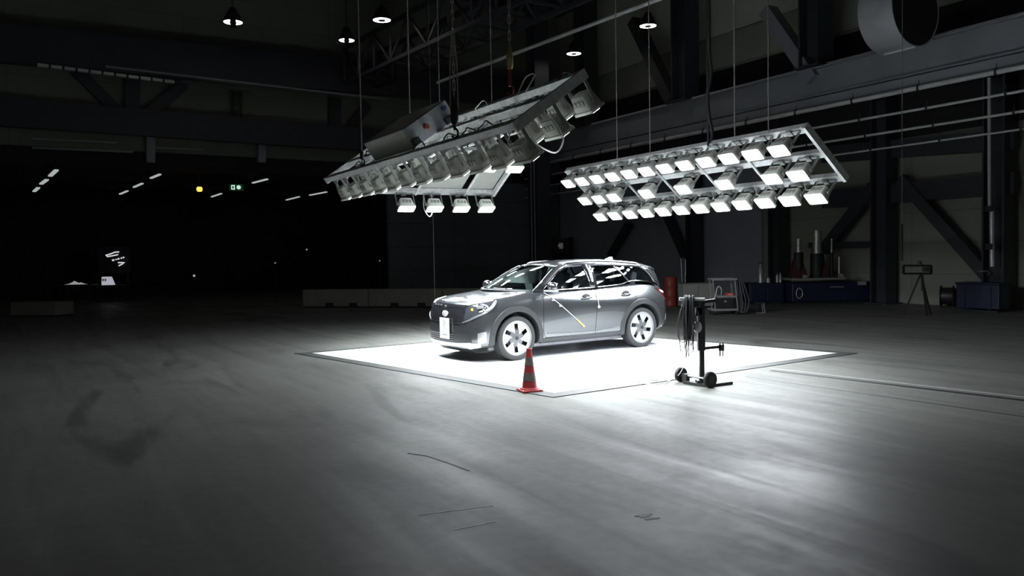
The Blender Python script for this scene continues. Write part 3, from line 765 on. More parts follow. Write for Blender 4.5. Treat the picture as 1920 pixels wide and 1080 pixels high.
# ---- suspension
def wire(P, lab, r=.009, kind='wire', hook=None, top=14.0, m=M_WIRE):
    t = thing('suspension_' + kind, lab, 'hanging ' + kind, P)
    z0 = {'block': .62, 'chain': .50}.get(hook, .0)
    H = top - P.z
    if kind == 'chain':
        mb = MB(); n_ = int((H - z0) / .11)
        for i in range(min(n_, 46)):
            z = z0 + i * .11
            for sx in (-1, 1):
                o = Vector((sx * .014, 0, 0)) if i % 2 else Vector((0, sx * .014, 0))
                mb.tube([Vector((0, 0, z - .012)) + o, Vector((0, 0, z + .118)) + o], .008, 5)
        mb.tube([(0, 0, z0 + min(n_, 46) * .11), (0, 0, H)], .018, 6)
        obj('chain', mb, m, t)
    else:
        obj('strand', MB().tube([(0, 0, z0), (0, 0, H)], r, 6), m, t)
    hk = MB().tube([Vector((.05 * math.sin(a) * .8, 0, .06 - .06 * math.cos(a))) for a in [R_(x) for x in range(-60, 220, 20)]], .014, 8)
    if hook == 'block':
        obj('swivel_block', MB().lathe([(0.001, .33), (.03, .34), (.045, .38), (.045, .52), (.03, .58), (.018, .64), (0.001, .64)], 16), M_BRASS, t, 40)
        obj('hook', hk.box((0, 0, .22), (.05, .04, .22)), M_REDP, t)
    elif hook == 'chain':
        obj('swivel_block', MB().lathe([(0.001, .16), (.035, .17), (.05, .22), (.05, .36), (.03, .42), (.02, .52), (0.001, .52)], 16), M_BLACK, t, 40)
        obj('hook', hk.box((0, 0, .14), (.03, .03, .08)), M_BLACK, t)
        mb = MB()
        for sx in (-1, 1): mb.tube([(sx * .05, 0, .36), (sx * .045, 0, .9), (sx * .012, 0, 1.35)], .008, 6)
        obj('sling_leg', mb, m, t)
    elif hook == 'small':
        obj('hook', hk, M_BLACK, t)
        obj('clamp', MB().lathe([(0.001, .1), (.03, .11), (.03, .22), (0.001, .26)], 12), M_BRASS if 'brass' in lab else M_BLACK, t, 40)
    return t
WB0, WB1 = MB_ @ Vector((0, .03, zt * .10)), MB_ @ Vector((LB, .03, zt * .10))
WT0, WT1 = MB_ @ Vector((0, WB - .03, zt * .10)), MB_ @ Vector((LB, WB - .03, zt * .10))
wire(along(WB0, WB1, 679), 'leftmost wire holding the left tilted panel near its tip', .012, hook='small')
wire(along(WT0, WT1, 769), 'wire with brass clamp behind the control cabinet of the left panel', .012, hook='small')
wire(along(WB0, WB1, 853), 'thick chain with black hook right of the control cabinet', kind='chain', hook='chain', m=M_CHAIN)
wire(along(WT0, WT1, 957), 'chain with red hook and brass swivel at the right half of the left panel', kind='chain', hook='block', m=M_CHAIN)
CT0, CT1 = MC_ @ Vector((0, WC - .04, 0)), MC_ @ Vector((Lc, WC - .04, 0))
wire(along(CT0, CT1, 924), 'thin wire right of the thick chain, going down to the short far panel', .009)
wire(along(CT0, CT1, 826), 'thin wire left of the thick chain, going down to the short far panel', .009)
RT0, RT1 = MR_ @ Vector((0, .04, 0)), MR_ @ Vector((LR, .04, 0))
RM0, RM1 = MR_ @ Vector((0, WR / 2, 0)), MR_ @ Vector((LR, WR / 2, 0))
wire(along(RM0, RM1, 1158), 'leftmost thin wire of the right floodlight panel', .011)
wire(along(RT0, RT1, 1219), 'second thin wire from the left of the right floodlight panel', .009)
wire(along(RM0, RM1, 1378), 'thin wire of the right floodlight panel right of the thick black cable', .013)
wire(along(RT0, RT1, 1441), 'rightmost thin wire of the right floodlight panel', .009)
P = along(RT0, RT1, 1331)
t = thing('power_cable', 'thick black bundled power cable hanging to the right floodlight panel', 'hanging cable', P)
obj('hoist_strand', MB().tube([(-.03, 0, 0), (-.04, 0, 14 - P.z)], .022, 6), M_CABLE, t)
obj('bundle', MB().tube(bez([(.02, 0, 0), (.04, 0, .25), (-.01, 0, .5), (-.03, .02, .9), (.03, 0, 1.3), (.0, 0, 1.7), (.0, 0, 3), (.0, 0, 14 - P.z)], 8), .035, 8), M_BLACK, t, 60)

# ================================================================== THE CAR  (x runs rearwards from the front axle, near side y < 0)
CARZ = PADZ
car = thing('car', 'dark grey compact crossover car parked on the white floor panel', 'car', (-0.42964, 13.83321, CARZ), 0.588628)
M_PAINT = mat('grey_metallic_paint', (0.105, 0.111, 0.117), 0.24, 0.8, var=0.04, scale=60, coat=1.0, rvar=0.03)
M_TRIM = mat('dark_trim_plastic', (0.014, 0.015, 0.016), 0.5, var=0.1, scale=20)
M_GLOSSK = mat('gloss_black_trim', (0.012, 0.012, 0.014), 0.12, var=0.1, coat=1.0, rvar=0.03)
M_SILVER = mat('silver_trim', (0.34, 0.345, 0.35), 0.32, 0.7, var=0.04)
M_CHROME = mat('bright_chrome', (0.8, 0.8, 0.8), 0.12, 1.0, var=0.03, rvar=0.03)
M_LAMPW = mat('white_lamp_lens', (0.75, 0.77, 0.8), 0.15, var=0.03, coat=1.0, rvar=0.03)
M_LAMPK = mat('smoked_lamp_cover', (0.03, 0.032, 0.036), 0.08, var=0.1, coat=1.0, rvar=0.02)
M_AMBER = mat('amber_lens', (0.75, 0.42, 0.05), 0.2, var=0.05)
M_REDL = mat('dark_red_lens', (0.045, 0.006, 0.007), 0.12, var=0.1, coat=1.0, rvar=0.03)
M_TYRE = mat('tyre_rubber', (0.024, 0.025, 0.0245), 0.7, var=0.12, scale=20)
M_DISC = mat('brake_steel', (0.3, 0.3, 0.3), 0.4, 0.8)
M_SEAT = mat('seat_cloth', (0.34, 0.345, 0.34), 0.8, scale=20)
M_DASH = mat('dash_plastic', (0.11, 0.115, 0.115), 0.6, scale=12)
M_PLATE = mat('plate_white', (0.86, 0.86, 0.86), 0.5, var=0.02)
M_PRINT = mat('pale_print_ink', (0.16, 0.17, 0.20), 0.5, var=0.03)
M_WINDS = glass_mat('windscreen_glass', (0.85, 1.0, 0.93), 0.82)
M_SIDEG = glass_mat('side_glass', (0.8, 0.9, 1.0), 0.42)

def lerp_tab(tab, x):
    if x <= tab[0][0]: return tab[0][1]
    for (a, fa), (b, fb) in zip(tab[:-1], tab[1:]):
        if x <= b:
            t = (x - a) / (b - a); return fa + (fb - fa) * t
    return tab[-1][1]
def smooth_tab(tab, x):
    """monotone-ish cubic through the table"""
    n = len(tab)
    if x <= tab[0][0]: return tab[0][1]
    if x >= tab[-1][0]: return tab[-1][1]
    for i in range(n - 1):
        if x <= tab[i + 1][0]:
            x0, y0 = tab[i]; x1, y1 = tab[i + 1]; h = x1 - x0
            m0 = (y1 - tab[i - 1][1]) / (x1 - tab[i - 1][0]) if i > 0 else (y1 - y0) / h
            m1 = (tab[i + 2][1] - y0) / (tab[i + 2][0] - x0) if i + 2 < n else (y1 - y0) / h
            t = (x - x0) / h
            return (2 * t ** 3 - 3 * t * t + 1) * y0 + (t ** 3 - 2 * t * t + t) * h * m0 + (-2 * t ** 3 + 3 * t * t) * y1 + (t ** 3 - t * t) * h * m1
ST = [
 # front perimeter
 [(-.77,0,.20),(-.76,.40,.20),(-.715,.66,.21),(-.775,.715,.30),(-.785,.725,.47),(-.775,.725,.68),(-.735,.71,.87),(-.69,.66,.965),(-.735,.38,.985),(-.755,0,.99)],
 [(-.62,0,.20),(-.62,.45,.20),(-.60,.78,.22),(-.62,.865,.30),(-.625,.885,.47),(-.61,.885,.70),(-.565,.855,.90),(-.50,.765,1.005),(-.56,.42,1.035),(-.57,0,1.04)],
 [(-.38,0,.20),(-.38,.45,.20),(-.38,.80,.22),(-.38,.905,.30),(-.38,.92,.47),(-.38,.925,.70),(-.36,.895,.93),(-.34,.80,1.035),(-.36,.45,1.068),(-.36,0,1.075)],
 [(0,0,.22),(0,.45,.22),(0,.82,.23),(0,.912,.31),(0,.93,.48),(0,.94,.72),(0,.92,.96),(0,.815,1.075),(0,.45,1.105),(0,0,1.112)],
 [(.40,0,.22),(.40,.45,.22),(.40,.80,.22),(.40,.91,.29),(.40,.915,.46),(.40,.932,.72),(.40,.918,.98),(.40,.83,1.125),(.33,.45,1.145),(.25,0,1.150)],
 [(.75,0,.22),(.75,.45,.22),(.75,.78,.22),(.75,.905,.28),(.75,.902,.45),(.75,.925,.74),(.75,.915,.99),(.75,.835,1.145),(.75,.45,1.15),(.75,0,1.15)],
 [(1.4,0,.22),(1.4,.45,.22),(1.4,.78,.22),(1.4,.90,.28),(1.4,.892,.45),(1.4,.925,.76),(1.4,.922,.95),(1.4,.80,1.148),(1.4,.45,1.155),(1.4,0,1.155)],
 [(2.0,0,.22),(2.0,.45,.22),(2.0,.78,.22),(2.0,.90,.28),(2.0,.897,.45),(2.0,.930,.77),(2.0,.935,.93),(2.0,.775,1.163),(2.0,.45,1.17),(2.0,0,1.17)],
 [(2.4,0,.23),(2.4,.45,.23),(2.4,.79,.23),(2.4,.908,.29),(2.4,.915,.46),(2.4,.940,.77),(2.4,.945,.92),(2.4,.765,1.19),(2.4,.45,1.19),(2.4,0,1.19)],
 [(2.8,0,.25),(2.8,.45,.25),(2.8,.79,.26),(2.8,.910,.32),(2.8,.93,.49),(2.8,.945,.77),(2.8,.942,.92),(2.8,.75,1.205),(2.8,.45,1.20),(2.8,0,1.20)],
 [(3.15,0,.26),(3.15,.45,.26),(3.15,.77,.27),(3.15,.885,.33),(3.15,.912,.50),(3.15,.928,.78),(3.15,.912,.92),(3.15,.71,1.19),(3.15,.42,1.19),(3.15,0,1.19)],
 [(3.40,0,.28),(3.40,.42,.28),(3.39,.70,.29),(3.42,.82,.35),(3.43,.85,.52),(3.42,.865,.80),(3.40,.845,.92),(3.37,.66,1.155),(3.38,.40,1.17),(3.39,0,1.17)],
 # rear perimeter
 [(3.46,0,.30),(3.45,.40,.30),(3.43,.62,.31),(3.52,.70,.37),(3.545,.73,.54),(3.525,.745,.81),(3.505,.72,1.01),(3.46,.62,1.125),(3.49,.36,1.14),(3.50,0,1.145)],
]
FRONT = {3: ((-.845, .38, .30), (-.86, 0, .30)), 4: ((-.86, .38, .47), (-.875, 0, .47)), 5: ((-.855, .38, .69), (-.872, 0, .69)), 6: ((-.815, .38, .885), (-.838, 0, .89))}
REAR = {3: ((3.565, .38, .36), (3.58, 0, .36)), 4: ((3.60, .38, .54), (3.615, 0, .54)), 5: ((3.575, .38, .82), (3.595, 0, .82)), 6: ((3.55, .38, 1.02), (3.565, 0, 1.02))}
def body_cage():
    bm = bmesh.new(); V = {}
    def v(p):
        k = tuple(round(c, 5) for c in p)
        if k not in V: V[k] = bm.verts.new(k)
        return V[k]
    mir = lambda p: (p[0], -p[1], p[2])
    def q(*p):
        vs = []
        for a in p:
            a = v(a)
            if a not in vs: vs.append(a)
        if len(vs) > 2:
            try: bm.faces.new(vs)
            except ValueError: pass
    for a, b in zip(ST[:-1], ST[1:]):
        for k in range(9):
            q(a[k], a[k + 1], b[k + 1], b[k]); q(*[mir(p) for p in (a[k], b[k], b[k + 1], a[k + 1])])
    for S, D in ((ST[0], FRONT), (ST[-1], REAR)):
        rows = [[S[2], S[1], S[0]]] + [[S[k], D[k][0], D[k][1]] for k in (3, 4, 5, 6)] + [[S[7], S[8], S[9]]]
        for r0, r1 in zip(rows[:-1], rows[1:]):
            for j in range(2):
                q(r0[j], r0[j + 1], r1[j + 1], r1[j]); q(*[mir(p) for p in (r0[j], r1[j], r1[j + 1], r0[j + 1])])
    bmesh.ops.recalc_face_normals(bm, faces=bm.faces)
    me = bpy.data.meshes.new('cage'); bm.to_mesh(me); bm.free(); return me
def applied(o):
    dg = bpy.context.evaluated_depsgraph_get(); dg.update()
    me = bpy.data.meshes.new_from_object(o.evaluated_get(dg)); return me
tmp = bpy.data.objects.new('tmp_body', body_cage()); C.objects.link(tmp)
ss = tmp.modifiers.new('s', 'SUBSURF'); ss.levels = 4; ss.render_levels = 4
bm_ = applied(tmp); tmp.modifiers.clear(); tmp.data = bm_
tmp.data.materials.append(M_PAINT); tmp.data.materials.append(M_TRIM)
BV = BVHTree.FromPolygons([v.co.copy() for v in bm_.vertices], [tuple(p.vertices) for p in bm_.polygons])
# cutters: wheel wells, cabin pocket, door gaps
def seam_cut(pts, y0, y1, wd=.009):
    mb = MB()
    pl = [Vector((p[0], 0, p[1])) for p in pts]; Lf, Rt = [], []
    for i, p in enumerate(pl):
        d = (pl[min(i + 1, len(pl) - 1)] - pl[max(i - 1, 0)]).normalized(); nn = Vector((-d.z, 0, d.x)) * wd / 2
        Lf.append(p + nn); Rt.append(p - nn)
    n_ = len(pl); vs = []
    for y in (y0, y1): vs += [Vector((p.x, y, p.z)) for p in Lf] + [Vector((p.x, y, p.z)) for p in Rt]
    o = 2 * n_; fs = []
    for i in range(n_ - 1):
        fs += [(i, i + 1, n_ + i + 1, n_ + i), (o + i, o + n_ + i, o + n_ + i + 1, o + i + 1), (i, o + i, o + i + 1, i + 1), (n_ + i, n_ + i + 1, o + n_ + i + 1, o + n_ + i)]
    fs += [(0, n_, o + n_, o), (n_ - 1, o + n_ - 1, o + 2 * n_ - 1, 2 * n_ - 1)]
    return mb.add(vs, fs, 1)
cuts = []
mb = MB()
for x in (0, 2.767):
    for sy in (-1, 1):
        mm = Matrix.Translation((x, sy * .78, .367)) @ Matrix.Rotation(R_(90), 4, 'X')
        mb.lathe([(0.001, -.22), (.445, -.22), (.445, .22), (0.001, .22)], 72, mm, mi=1)
cuts.append(mb)
cuts.append(MB().box((2.02, 0, 1.12), (2.54, 1.44, .80), mi=1))
cuts.append(MB().box((.60, 0, 1.22), (.50, 1.30, .34), mi=1))
SEAMS = [[(.56, 1.20), (.545, 1.0), (.53, .75), (.535, .45), (.57, .335)], [(1.70, 1.22), (1.69, .9), (1.68, .6), (1.66, .335)],
         [(.57, .335), (1.1, .335), (1.66, .335), (2.27, .345), (2.32, .42), (2.345, .55), (2.40, .68), (2.50, .80), (2.60, .90), (2.645, 1.02), (2.65, 1.15)]]
for s_ in SEAMS:
    for y0, y1 in ((-1.0, -.862), (.862, 1.0)): cuts.append(seam_cut(s_, y0, y1))
co = []
for i, c_ in enumerate(cuts):
    o = obj('tmp_cut', c_, [M_PAINT, M_TRIM]); co.append(o)
    m_ = tmp.modifiers.new('b%d' % i, 'BOOLEAN'); m_.operation = 'DIFFERENCE'; m_.object = o; m_.solver = 'EXACT'
res = applied(tmp)
for o in co: bpy.data.objects.remove(o)
bpy.data.objects.remove(tmp)
# part the shell along its panel lines
def zone(c):
    x, y, z = c; a = abs(y)
    if x < .40 and z > 1.0 + .0 * x and a < .80 and x > -.70 and z > lerp_tab([(-.7, .955), (-.5, 1.0), (-.3, 1.03), (0, 1.07), (.4, 1.115)], x): return 'hood'
    if x < -.46: return 'front_bumper'
    if z < .335 and .45 < x < 2.33: return 'sill'
    if a > .55 and z < 1.17 and z > .335:
        if .545 < x < 1.69: return 'front_door'
        if 1.69 <= x < lerp_tab([(.345, 2.27), (.42, 2.32), (.55, 2.345), (.68, 2.40), (.80, 2.50), (.90, 2.60), (1.02, 2.645), (1.2, 2.65)], z): return 'rear_door'
    if x < .56: return 'front_wing'
    if x > 3.36 and z < .72: return 'rear_bumper'
    if x > 3.44: return 'tailgate'
    return 'rear_wing'
groups = {}
for p in res.polygons:
    z_ = zone(p.center)
    if z_ in ('front_door', 'rear_door', 'front_wing', 'rear_wing', 'sill'): z_ += '|' + ('n' if p.center.y < 0 else 'f')
    groups.setdefault(z_, []).append(p)
def big_pieces(ps):
    own = {}
    for p in ps:
        for v_ in p.vertices: own.setdefault(v_, []).append(p.index)
    by = {p.index: p for p in ps}; seen = set(); keep = []
    for p in ps:
        if p.index in seen: continue
        st_, comp = [p.index], []
        seen.add(p.index)
        while st_:
            i_ = st_.pop(); comp.append(by[i_])
            for v_ in by[i_].vertices:
                for j_ in own[v_]:
                    if j_ not in seen: seen.add(j_); st_.append(j_)
        if len(comp) >= 30: keep += comp
    return keep
for z_, ps in sorted(groups.items()):
    ps = big_pieces(ps)
    mb = MB(); idx = {}
    for p in ps:
        f = []
        for vi in p.vertices:
            if vi not in idx: idx[vi] = len(mb.v); mb.v.append(res.vertices[vi].co.copy())
            f.append(idx[vi])
        mb.f.append(tuple(f)); mb.mi.append(p.material_index)
    me = bpy.data.meshes.new(z_.split('|')[0]); me.from_pydata([tuple(v) for v in mb.v], [], mb.f); me.polygons.foreach_set('material_index', mb.mi); me.update()
    o = link(z_.split('|')[0], me, [M_PAINT, M_TRIM], car, 42)
    if z_.startswith('sill'): plabel(o, 'dark sill below the doors')

# ---- patches laid on the body skin
def hit(o, d):
    r = BV.ray_cast(Vector(o), Vector(d).normalized())
    return (r[0], r[1]) if r[0] is not None else (None, None)
def on_front(y, z): return hit((-3, y, z), (1, 0, 0))
def on_side(x, z, s=-1): return hit((x, 3 * s, z), (0, -s, 0))
def on_rear(y, z): return hit((6, y, z), (-1, 0, 0))
def patch(name, fn, lo, hi, m, off=.006, nu=14, nv=6, thick=.012, par=None, smooth=60):
    """skin between two outlines (lists of 2D points of equal length) laid on the body by fn"""
    def samp(pl, t):
        s = t * (len(pl) - 1); i = min(int(s), len(pl) - 2); f = s - i
        return (pl[i][0] + (pl[i + 1][0] - pl[i][0]) * f, pl[i][1] + (pl[i + 1][1] - pl[i][1]) * f)
    outer, inner = [], []
    for j in range(nv + 1):
        ro, ri = [], []
        for i in range(nu + 1):
            a, b = samp(lo, i / nu), samp(hi, i / nu); t = j / nv
            p, nn = fn(a[0] + (b[0] - a[0]) * t, a[1] + (b[1] - a[1]) * t)
            if p is None:
                p, nn = BV.find_nearest(Vector((ro[-1] if ro else outer[-1][i])))[:2]
            ro.append(p + nn * off); ri.append(p + nn * (off - thick))
        outer.append(ro); inner.append(ri)
    mb = MB(); mb.grid(outer); mb.grid([r[::-1] for r in inner])
    edge = outer[0] + [r[-1] for r in outer[1:]] + outer[-1][-2::-1] + [r[0] for r in outer[-2:0:-1]]
    edgi = inner[0] + [r[-1] for r in inner[1:]] + inner[-1][-2::-1] + [r[0] for r in inner[-2:0:-1]]
    n_ = len(edge); mb.add(edge + edgi, [(k, (k + 1) % n_, n_ + (k + 1) % n_, n_ + k) for k in range(n_)])
    return obj(name, mb, m, par or car, smooth)
# nose
shield = patch('grille_panel', on_front, [(.62, .70), (.46, .655), (.0, .645), (-.50, .648), (-.64, .70)], [(.66, .845), (.5, .87), (0, .875), (-.5, .87), (-.67, .845)], M_GLOSSK, .004, 24, 6)
plabel(shield, 'gloss dark shield between the headlamps')
band_ = patch('grille_strip', on_front, [(.60, .878), (.3, .882), (0, .884), (-.3, .882), (-.60, .878)], [(.58, .93), (.3, .938), (0, .94), (-.3, .938), (-.60, .93)], M_GLOSSK, .006, 24, 4)
mb = MB()
for y in (.42, .30, .18):
    p, n_ = on_front(y, .91); mb.box(p + n_ * .01, (.01, .05, .02))
p, n_ = on_front(-.0, .895); mb.box(p + n_ * .012, (.014, .05, .03)); obj('sensor', mb, M_DASH, band_)
patch('lower_lip_line', on_front, [(.66, .66), (.46, .632), (0, .622), (-.50, .625), (-.66, .69)], [(.665, .69), (.46, .652), (0, .640), (-.50, .645), (-.67, .73)], M_PAINT, .010, 26, 2)
# lower intake and silver skid trim
intake = patch('lower_grille', on_front, [(.62, .335), (.3, .315), (0, .31), (-.3, .315), (-.70, .335)], [(.64, .465), (.3, .465), (0, .468), (-.3, .465), (-.71, .475)], M_TRIM, .004, 22, 5)
mb = MB()
for k in range(4):
    z = .345 + k * .032
    pts = [on_front(y, z)[0] + Vector((-.012, 0, 0)) for y in [(.58 - 1.16 * i / 16) for i in range(17)] if y > -.35]
    mb.tube(pts, .006, 6)
obj('grille_bar', mb, M_DASH, intake)
patch('silver_trim', on_front, [(.70, .225), (.4, .225), (0, .225), (-.4, .225), (-.705, .235)], [(.66, .325), (.4, .312), (0, .305), (-.4, .312), (-.68, .332)], M_SILVER, .008, 26, 4)
M_PAINTLIP = mat('lit_lip_paint', (0.30, 0.31, 0.32), 0.3, 0.7, var=0.04, coat=1.0)  # body paint made lighter where the lip catches the light
def front_any(sx):
    return lambda y, z: hit((-2.6, y * 1.0 + sx * 1.6, z), (1.9, -sx * 1.6, 0))
def corner(s):      # rays aimed diagonally at the front corner: parameter a runs round the corner
    def f(a, z):
        return hit((-.30 - 2.0 * math.cos(R_(a)), s * (.45 + 2.0 * math.sin(R_(a))), z), (math.cos(R_(a)), -s * math.sin(R_(a)), 0))
    return f
for s in (-1, 1):
    cf = corner(s)
    o = patch('silver_trim', cf, [(41, .32), (48, .32), (57, .34)], [(42, .485), (49, .50), (57, .51)], M_SILVER, .012, 8, 6)
    plabel(o, 'silver upright at the bumper corner')
    patch('silver_trim', cf, [(27, .235), (36, .24), (46, .26)], [(27, .325), (36, .325), (46, .325)], M_SILVER, .010, 8, 4)
    patch('bumper_crease', cf, [(38, .552), (54, .548)], [(38, .568), (54, .564)], M_TRIM, .003, 8, 2)
    hl = patch('headlight', cf, [(12, .69), (24, .715), (38, .765), (53, .825), (70, .895), (82, .985)], [(15, .945), (26, .96), (40, .975), (53, .99), (68, 1.012), (82, 1.045)], M_LAMPK, .006, 28, 8)
    bl = patch('light_blade', cf, [(55, .84), (66, .90), (76, .97)], [(62, .845), (74, .905), (82, .985)], M_LAMPW, .030, 16, 4, .03, par=hl)
    patch('light_bar', cf, [(17, .925), (30, .94), (44, .955), (60, .972), (76, .992)], [(17, .943), (30, .957), (44, .971), (60, .988), (77, 1.008)], M_LAMPW, .022, 24, 2, .025, par=hl)
    patch('projector_lens', cf, [(40, .86), (52, .875)], [(40, .91), (53, .925)], M_TRIM, .024, 6, 3, .02, par=hl)
    patch('projector_lens', cf, [(44, .81), (51, .825)], [(44, .835), (52, .85)], M_SILVER, .022, 6, 3, .02, par=hl)
    if s < 0: patch('amber_marker', cf, [(27, .845), (32, .84)], [(27.5, .88), (31, .88)], M_AMBER, .016, 4, 4, par=hl)
    patch('headlight_lip', cf, [(9, .640), (24, .675), (38, .728), (53, .785), (70, .86), (83, .965)], [(9, .658), (24, .705), (38, .765), (53, .822), (70, .89), (83, .982)], M_PAINTLIP, .014, 28, 3)
# badge: white oval with a dark stroke
p, n_ = on_front(-.03, .775)
mm = Matrix.Translation(p + n_ * .012) @ Matrix.Rotation(R_(-90), 4, 'Y') @ Matrix.Scale(.085, 4, (0, 1, 0)) @ Matrix.Scale(.052, 4, (1, 0, 0))
bd = obj('badge', MB().lathe([(0.001, .004), (.93, .004), (1, .001), (1, -.012), (0.001, -.012)], 36, mm), M_LAMPW, car, 40)
bx = p.x - .018
def bstroke(pts): return [Vector((bx, p.y - a, p.z + b)) for a, b in pts]
mb = MB()
mb.tube(bez(bstroke([(-.052, .018), (-.035, .028), (-.02, .012), (-.03, -.008)]), 6), .004, 6)
mb.tube(bez(bstroke([(.015, .02), (.035, .026), (.05, .012), (.055, -.008)]), 6), .004, 6)
mb.tube(bez(bstroke([(-.045, -.02), (-.01, -.026), (.03, -.024)]), 6), .003, 6)
obj('badge_script', mb, M_TRIM, bd)
# upright plate
mb = MB(); px_ = p.x - .02
mb.box((px_ - .02, -.06, .535), (.010, .335, .345), Matrix.Rotation(R_(-2), 4, 'Z'))
pl = obj('number_plate', mb, M_PLATE, car, bevel=.004)
plabel(pl, 'tall white test plate on the nose')
mb = MB(); x_ = px_ - .0272
def pring(cy, cz, ry, rz, r):
    mb.tube([Vector((x_ + (cy + .06) * .035, cy + ry * math.cos(a), cz + rz * math.sin(a))) for a in [2 * PI * k / 24 for k in range(25)]], r, 5)
pring(-.07, .645, .055, .026, .0035); pring(-.075, .565, .050, .036, .003)
mb.box((x_ - .0003, -.075, .645), (.001, .05, .008)); mb.box((x_ - .0003, -.075, .565), (.001, .05, .008))
for k in range(6): mb.box((x_ + .0015 * (k - 3) * -1.0, .02 - k * .032, .43), (.0012, .022, .020))
obj('plate_print', mb, M_PRINT, pl)
# wheel arch trims, sill mouldings, door details
def arch(x0, s, a0, a1, r0, r1, name='arch_trim'):
    rows = [[], [], [], []]
    for k in range(45):
        a = R_(a0 + (a1 - a0) * k / 44); 
        for i, (r, o_) in enumerate(((r0, -.055), (r0, .016), (r1, .012), (r1 + .012, -.02))):
            x, z = x0 + r * math.cos(a), .367 + r * math.sin(a)
            q = on_side(x, max(z, .30), s)[0]
            if q is None or abs(q.y) < .70: q = BV.find_nearest(Vector((x, .93 * s, max(z, .30))))[0]
            rows[i].append(Vector((x, q.y + s * o_, z)))
    mb = MB(); mb.grid(rows)
    return obj(name, mb, M_PAINT if False else M_ARCH, car, 50)
M_ARCH = mat('arch_moulding', (0.018, 0.019, 0.020), 0.5, 0.0, var=0.05, scale=30)
M_ARCH2 = mat('highlight_grey_strip', (0.09, 0.094, 0.097), 0.35, 0.2, var=0.05)  # grey strips stand in for reflections along the lower doors
for s in (-1, 1):
    arch(0, s, -12, 190, .437, .525); arch(2.767, s, -8, 192, .437, .525)
    o = patch('sill_moulding', lambda x, z: on_side(x, z, s), [(.50, .245), (1.4, .245), (2.28, .255)], [(.53, .325), (1.4, .32), (2.31, .33)], M_ARCH, .012, 24, 4)
    patch('door_highlight', lambda x, z: on_side(x, z, s), [(.60, .40), (1.4, .37), (1.64, .375)], [(.60, .415), (1.4, .395), (1.64, .40)], M_ARCH2, .006, 14, 2)
    patch('door_highlight', lambda x, z: on_side(x, z, s), [(1.70, .375), (2.0, .40), (2.28, .44)], [(1.70, .40), (2.0, .425), (2.28, .46)], M_ARCH2, .006, 14, 2)
    for hx, hz in ((1.47, .965), (2.39, .985)):
        q, n_ = on_side(hx, hz, s); o_ = s * 1.0
        cup = MB().lathe([(0.001, .004), (.06, .003), (.075, -.004), (0.001, -.006)], 20, Matrix.Translation(q) @ Matrix.Rotation(R_(90) * s * -1, 4, 'X') @ Matrix.Scale(1.3, 4, (1, 0, 0)))
        h = obj('door_handle', MB().tube([q + Vector((-.10, s * .005, 0)), q + Vector((-.085, s * .035, .002)), q + Vector((.085, s * .035, .006)), q + Vector((.10, s * .005, .006))], [.014, .016, .016, .014], 8), M_PAINT, car, 60)
        obj('handle_cup', cup, M_TRIM, h, 50)
    # tail lamp round the rear corner
    def rc(a, z, s=s): return hit((3.0 + 2.0 * math.cos(R_(a)), s * (.45 + 2.0 * math.sin(R_(a))), z), (-math.cos(R_(a)), -s * math.sin(R_(a)), 0))
    tl = patch('tail_lamp', rc, [(14, .90), (30, .84), (44, .86)], [(14, 1.0), (30, 1.03), (56, 1.075)], M_REDL, .008, 14, 5)
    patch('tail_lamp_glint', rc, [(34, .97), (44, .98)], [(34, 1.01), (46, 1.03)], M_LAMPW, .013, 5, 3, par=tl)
    patch('rear_reflector', rc, [(24, .46), (34, .46)], [(24, .58), (34, .58)], M_SILVER, .008, 5, 4)
patch('rear_skid', on_rear, [(.6, .33), (0, .33), (-.6, .33)], [(.6, .46), (0, .45), (-.6, .46)], M_TRIM, .006, 14, 3)
obj('under_tray', MB().box((1.3, 0, .20), (3.4, 1.3, .06)), mat('bounce_grey_underbody', (0.3, 0.3, 0.31), 0.6), car)  # underbody lightened so it bounces light onto the floor below
obj('chin', MB().hexa([Vector(q) for q in ((-.58, -.55, .13), (-.35, -.6, .13), (-.35, .6, .13), (-.58, .55, .13), (-.70, -.62, .23), (-.2, -.65, .23), (-.2, .65, .23), (-.70, .62, .23))]), M_TRIM, car)
q, n_ = on_front(-.60, .222); obj('tow_eye_cover', MB().box((q.x - .0, -.58, .225), (.06, .07, .02)), M_LAMPW, car)

# ---- greenhouse
YB = [(.30, .74), (.60, .795), (1.0, .815), (1.6, .79), (2.2, .762), (2.7, .742), (3.1, .692), (3.4, .63)]
ZB = [(.40, 1.12), (.60, 1.135), (1.2, 1.142), (1.7, 1.148), (2.1, 1.165), (2.40, 1.185), (2.56, 1.225), (2.7, 1.235), (3.1, 1.215), (3.4, 1.175)]
ZT = [(1.0, 1.475), (1.12, 1.508), (1.35, 1.535), (1.7, 1.548), (2.1, 1.547), (2.5, 1.528), (2.9, 1.492), (3.2, 1.455), (3.42, 1.42)]
ZR = [(.96, 1.545), (1.2, 1.588), (1.6, 1.618), (2.0, 1.625), (2.4, 1.618), (2.8, 1.594), (3.1, 1.562), (3.42, 1.515)]
YR = [(.9, .56), (1.2, .585), (1.7, .60), (2.3, .60), (2.8, .58), (3.2, .55), (3.5, .50)]
tb = smooth_tab
def ys(x, z):
    zb, zt = tb(ZB, x), 1.50; t = (z - zb) / .36
    return tb(YB, x) - t * (tb(YB, x) - tb(YR, x) - .02) + .022 * math.sin(PI * min(max(t, 0), 1))
def S3(x, z, s, off=0.0): return Vector((x, s * (ys(x, z) + off), z))
def solid(name, rows, m, thick, par=None, smooth=50, centre=None):
    """skin given as rows of points, thickened inwards (towards the cabin axis)"""
    o = obj(name, MB().grid(rows), m, par or car, smooth)
    so = o.modifiers.new('thickness', 'SOLIDIFY'); so.thickness = thick; so.offset = 0
    return o
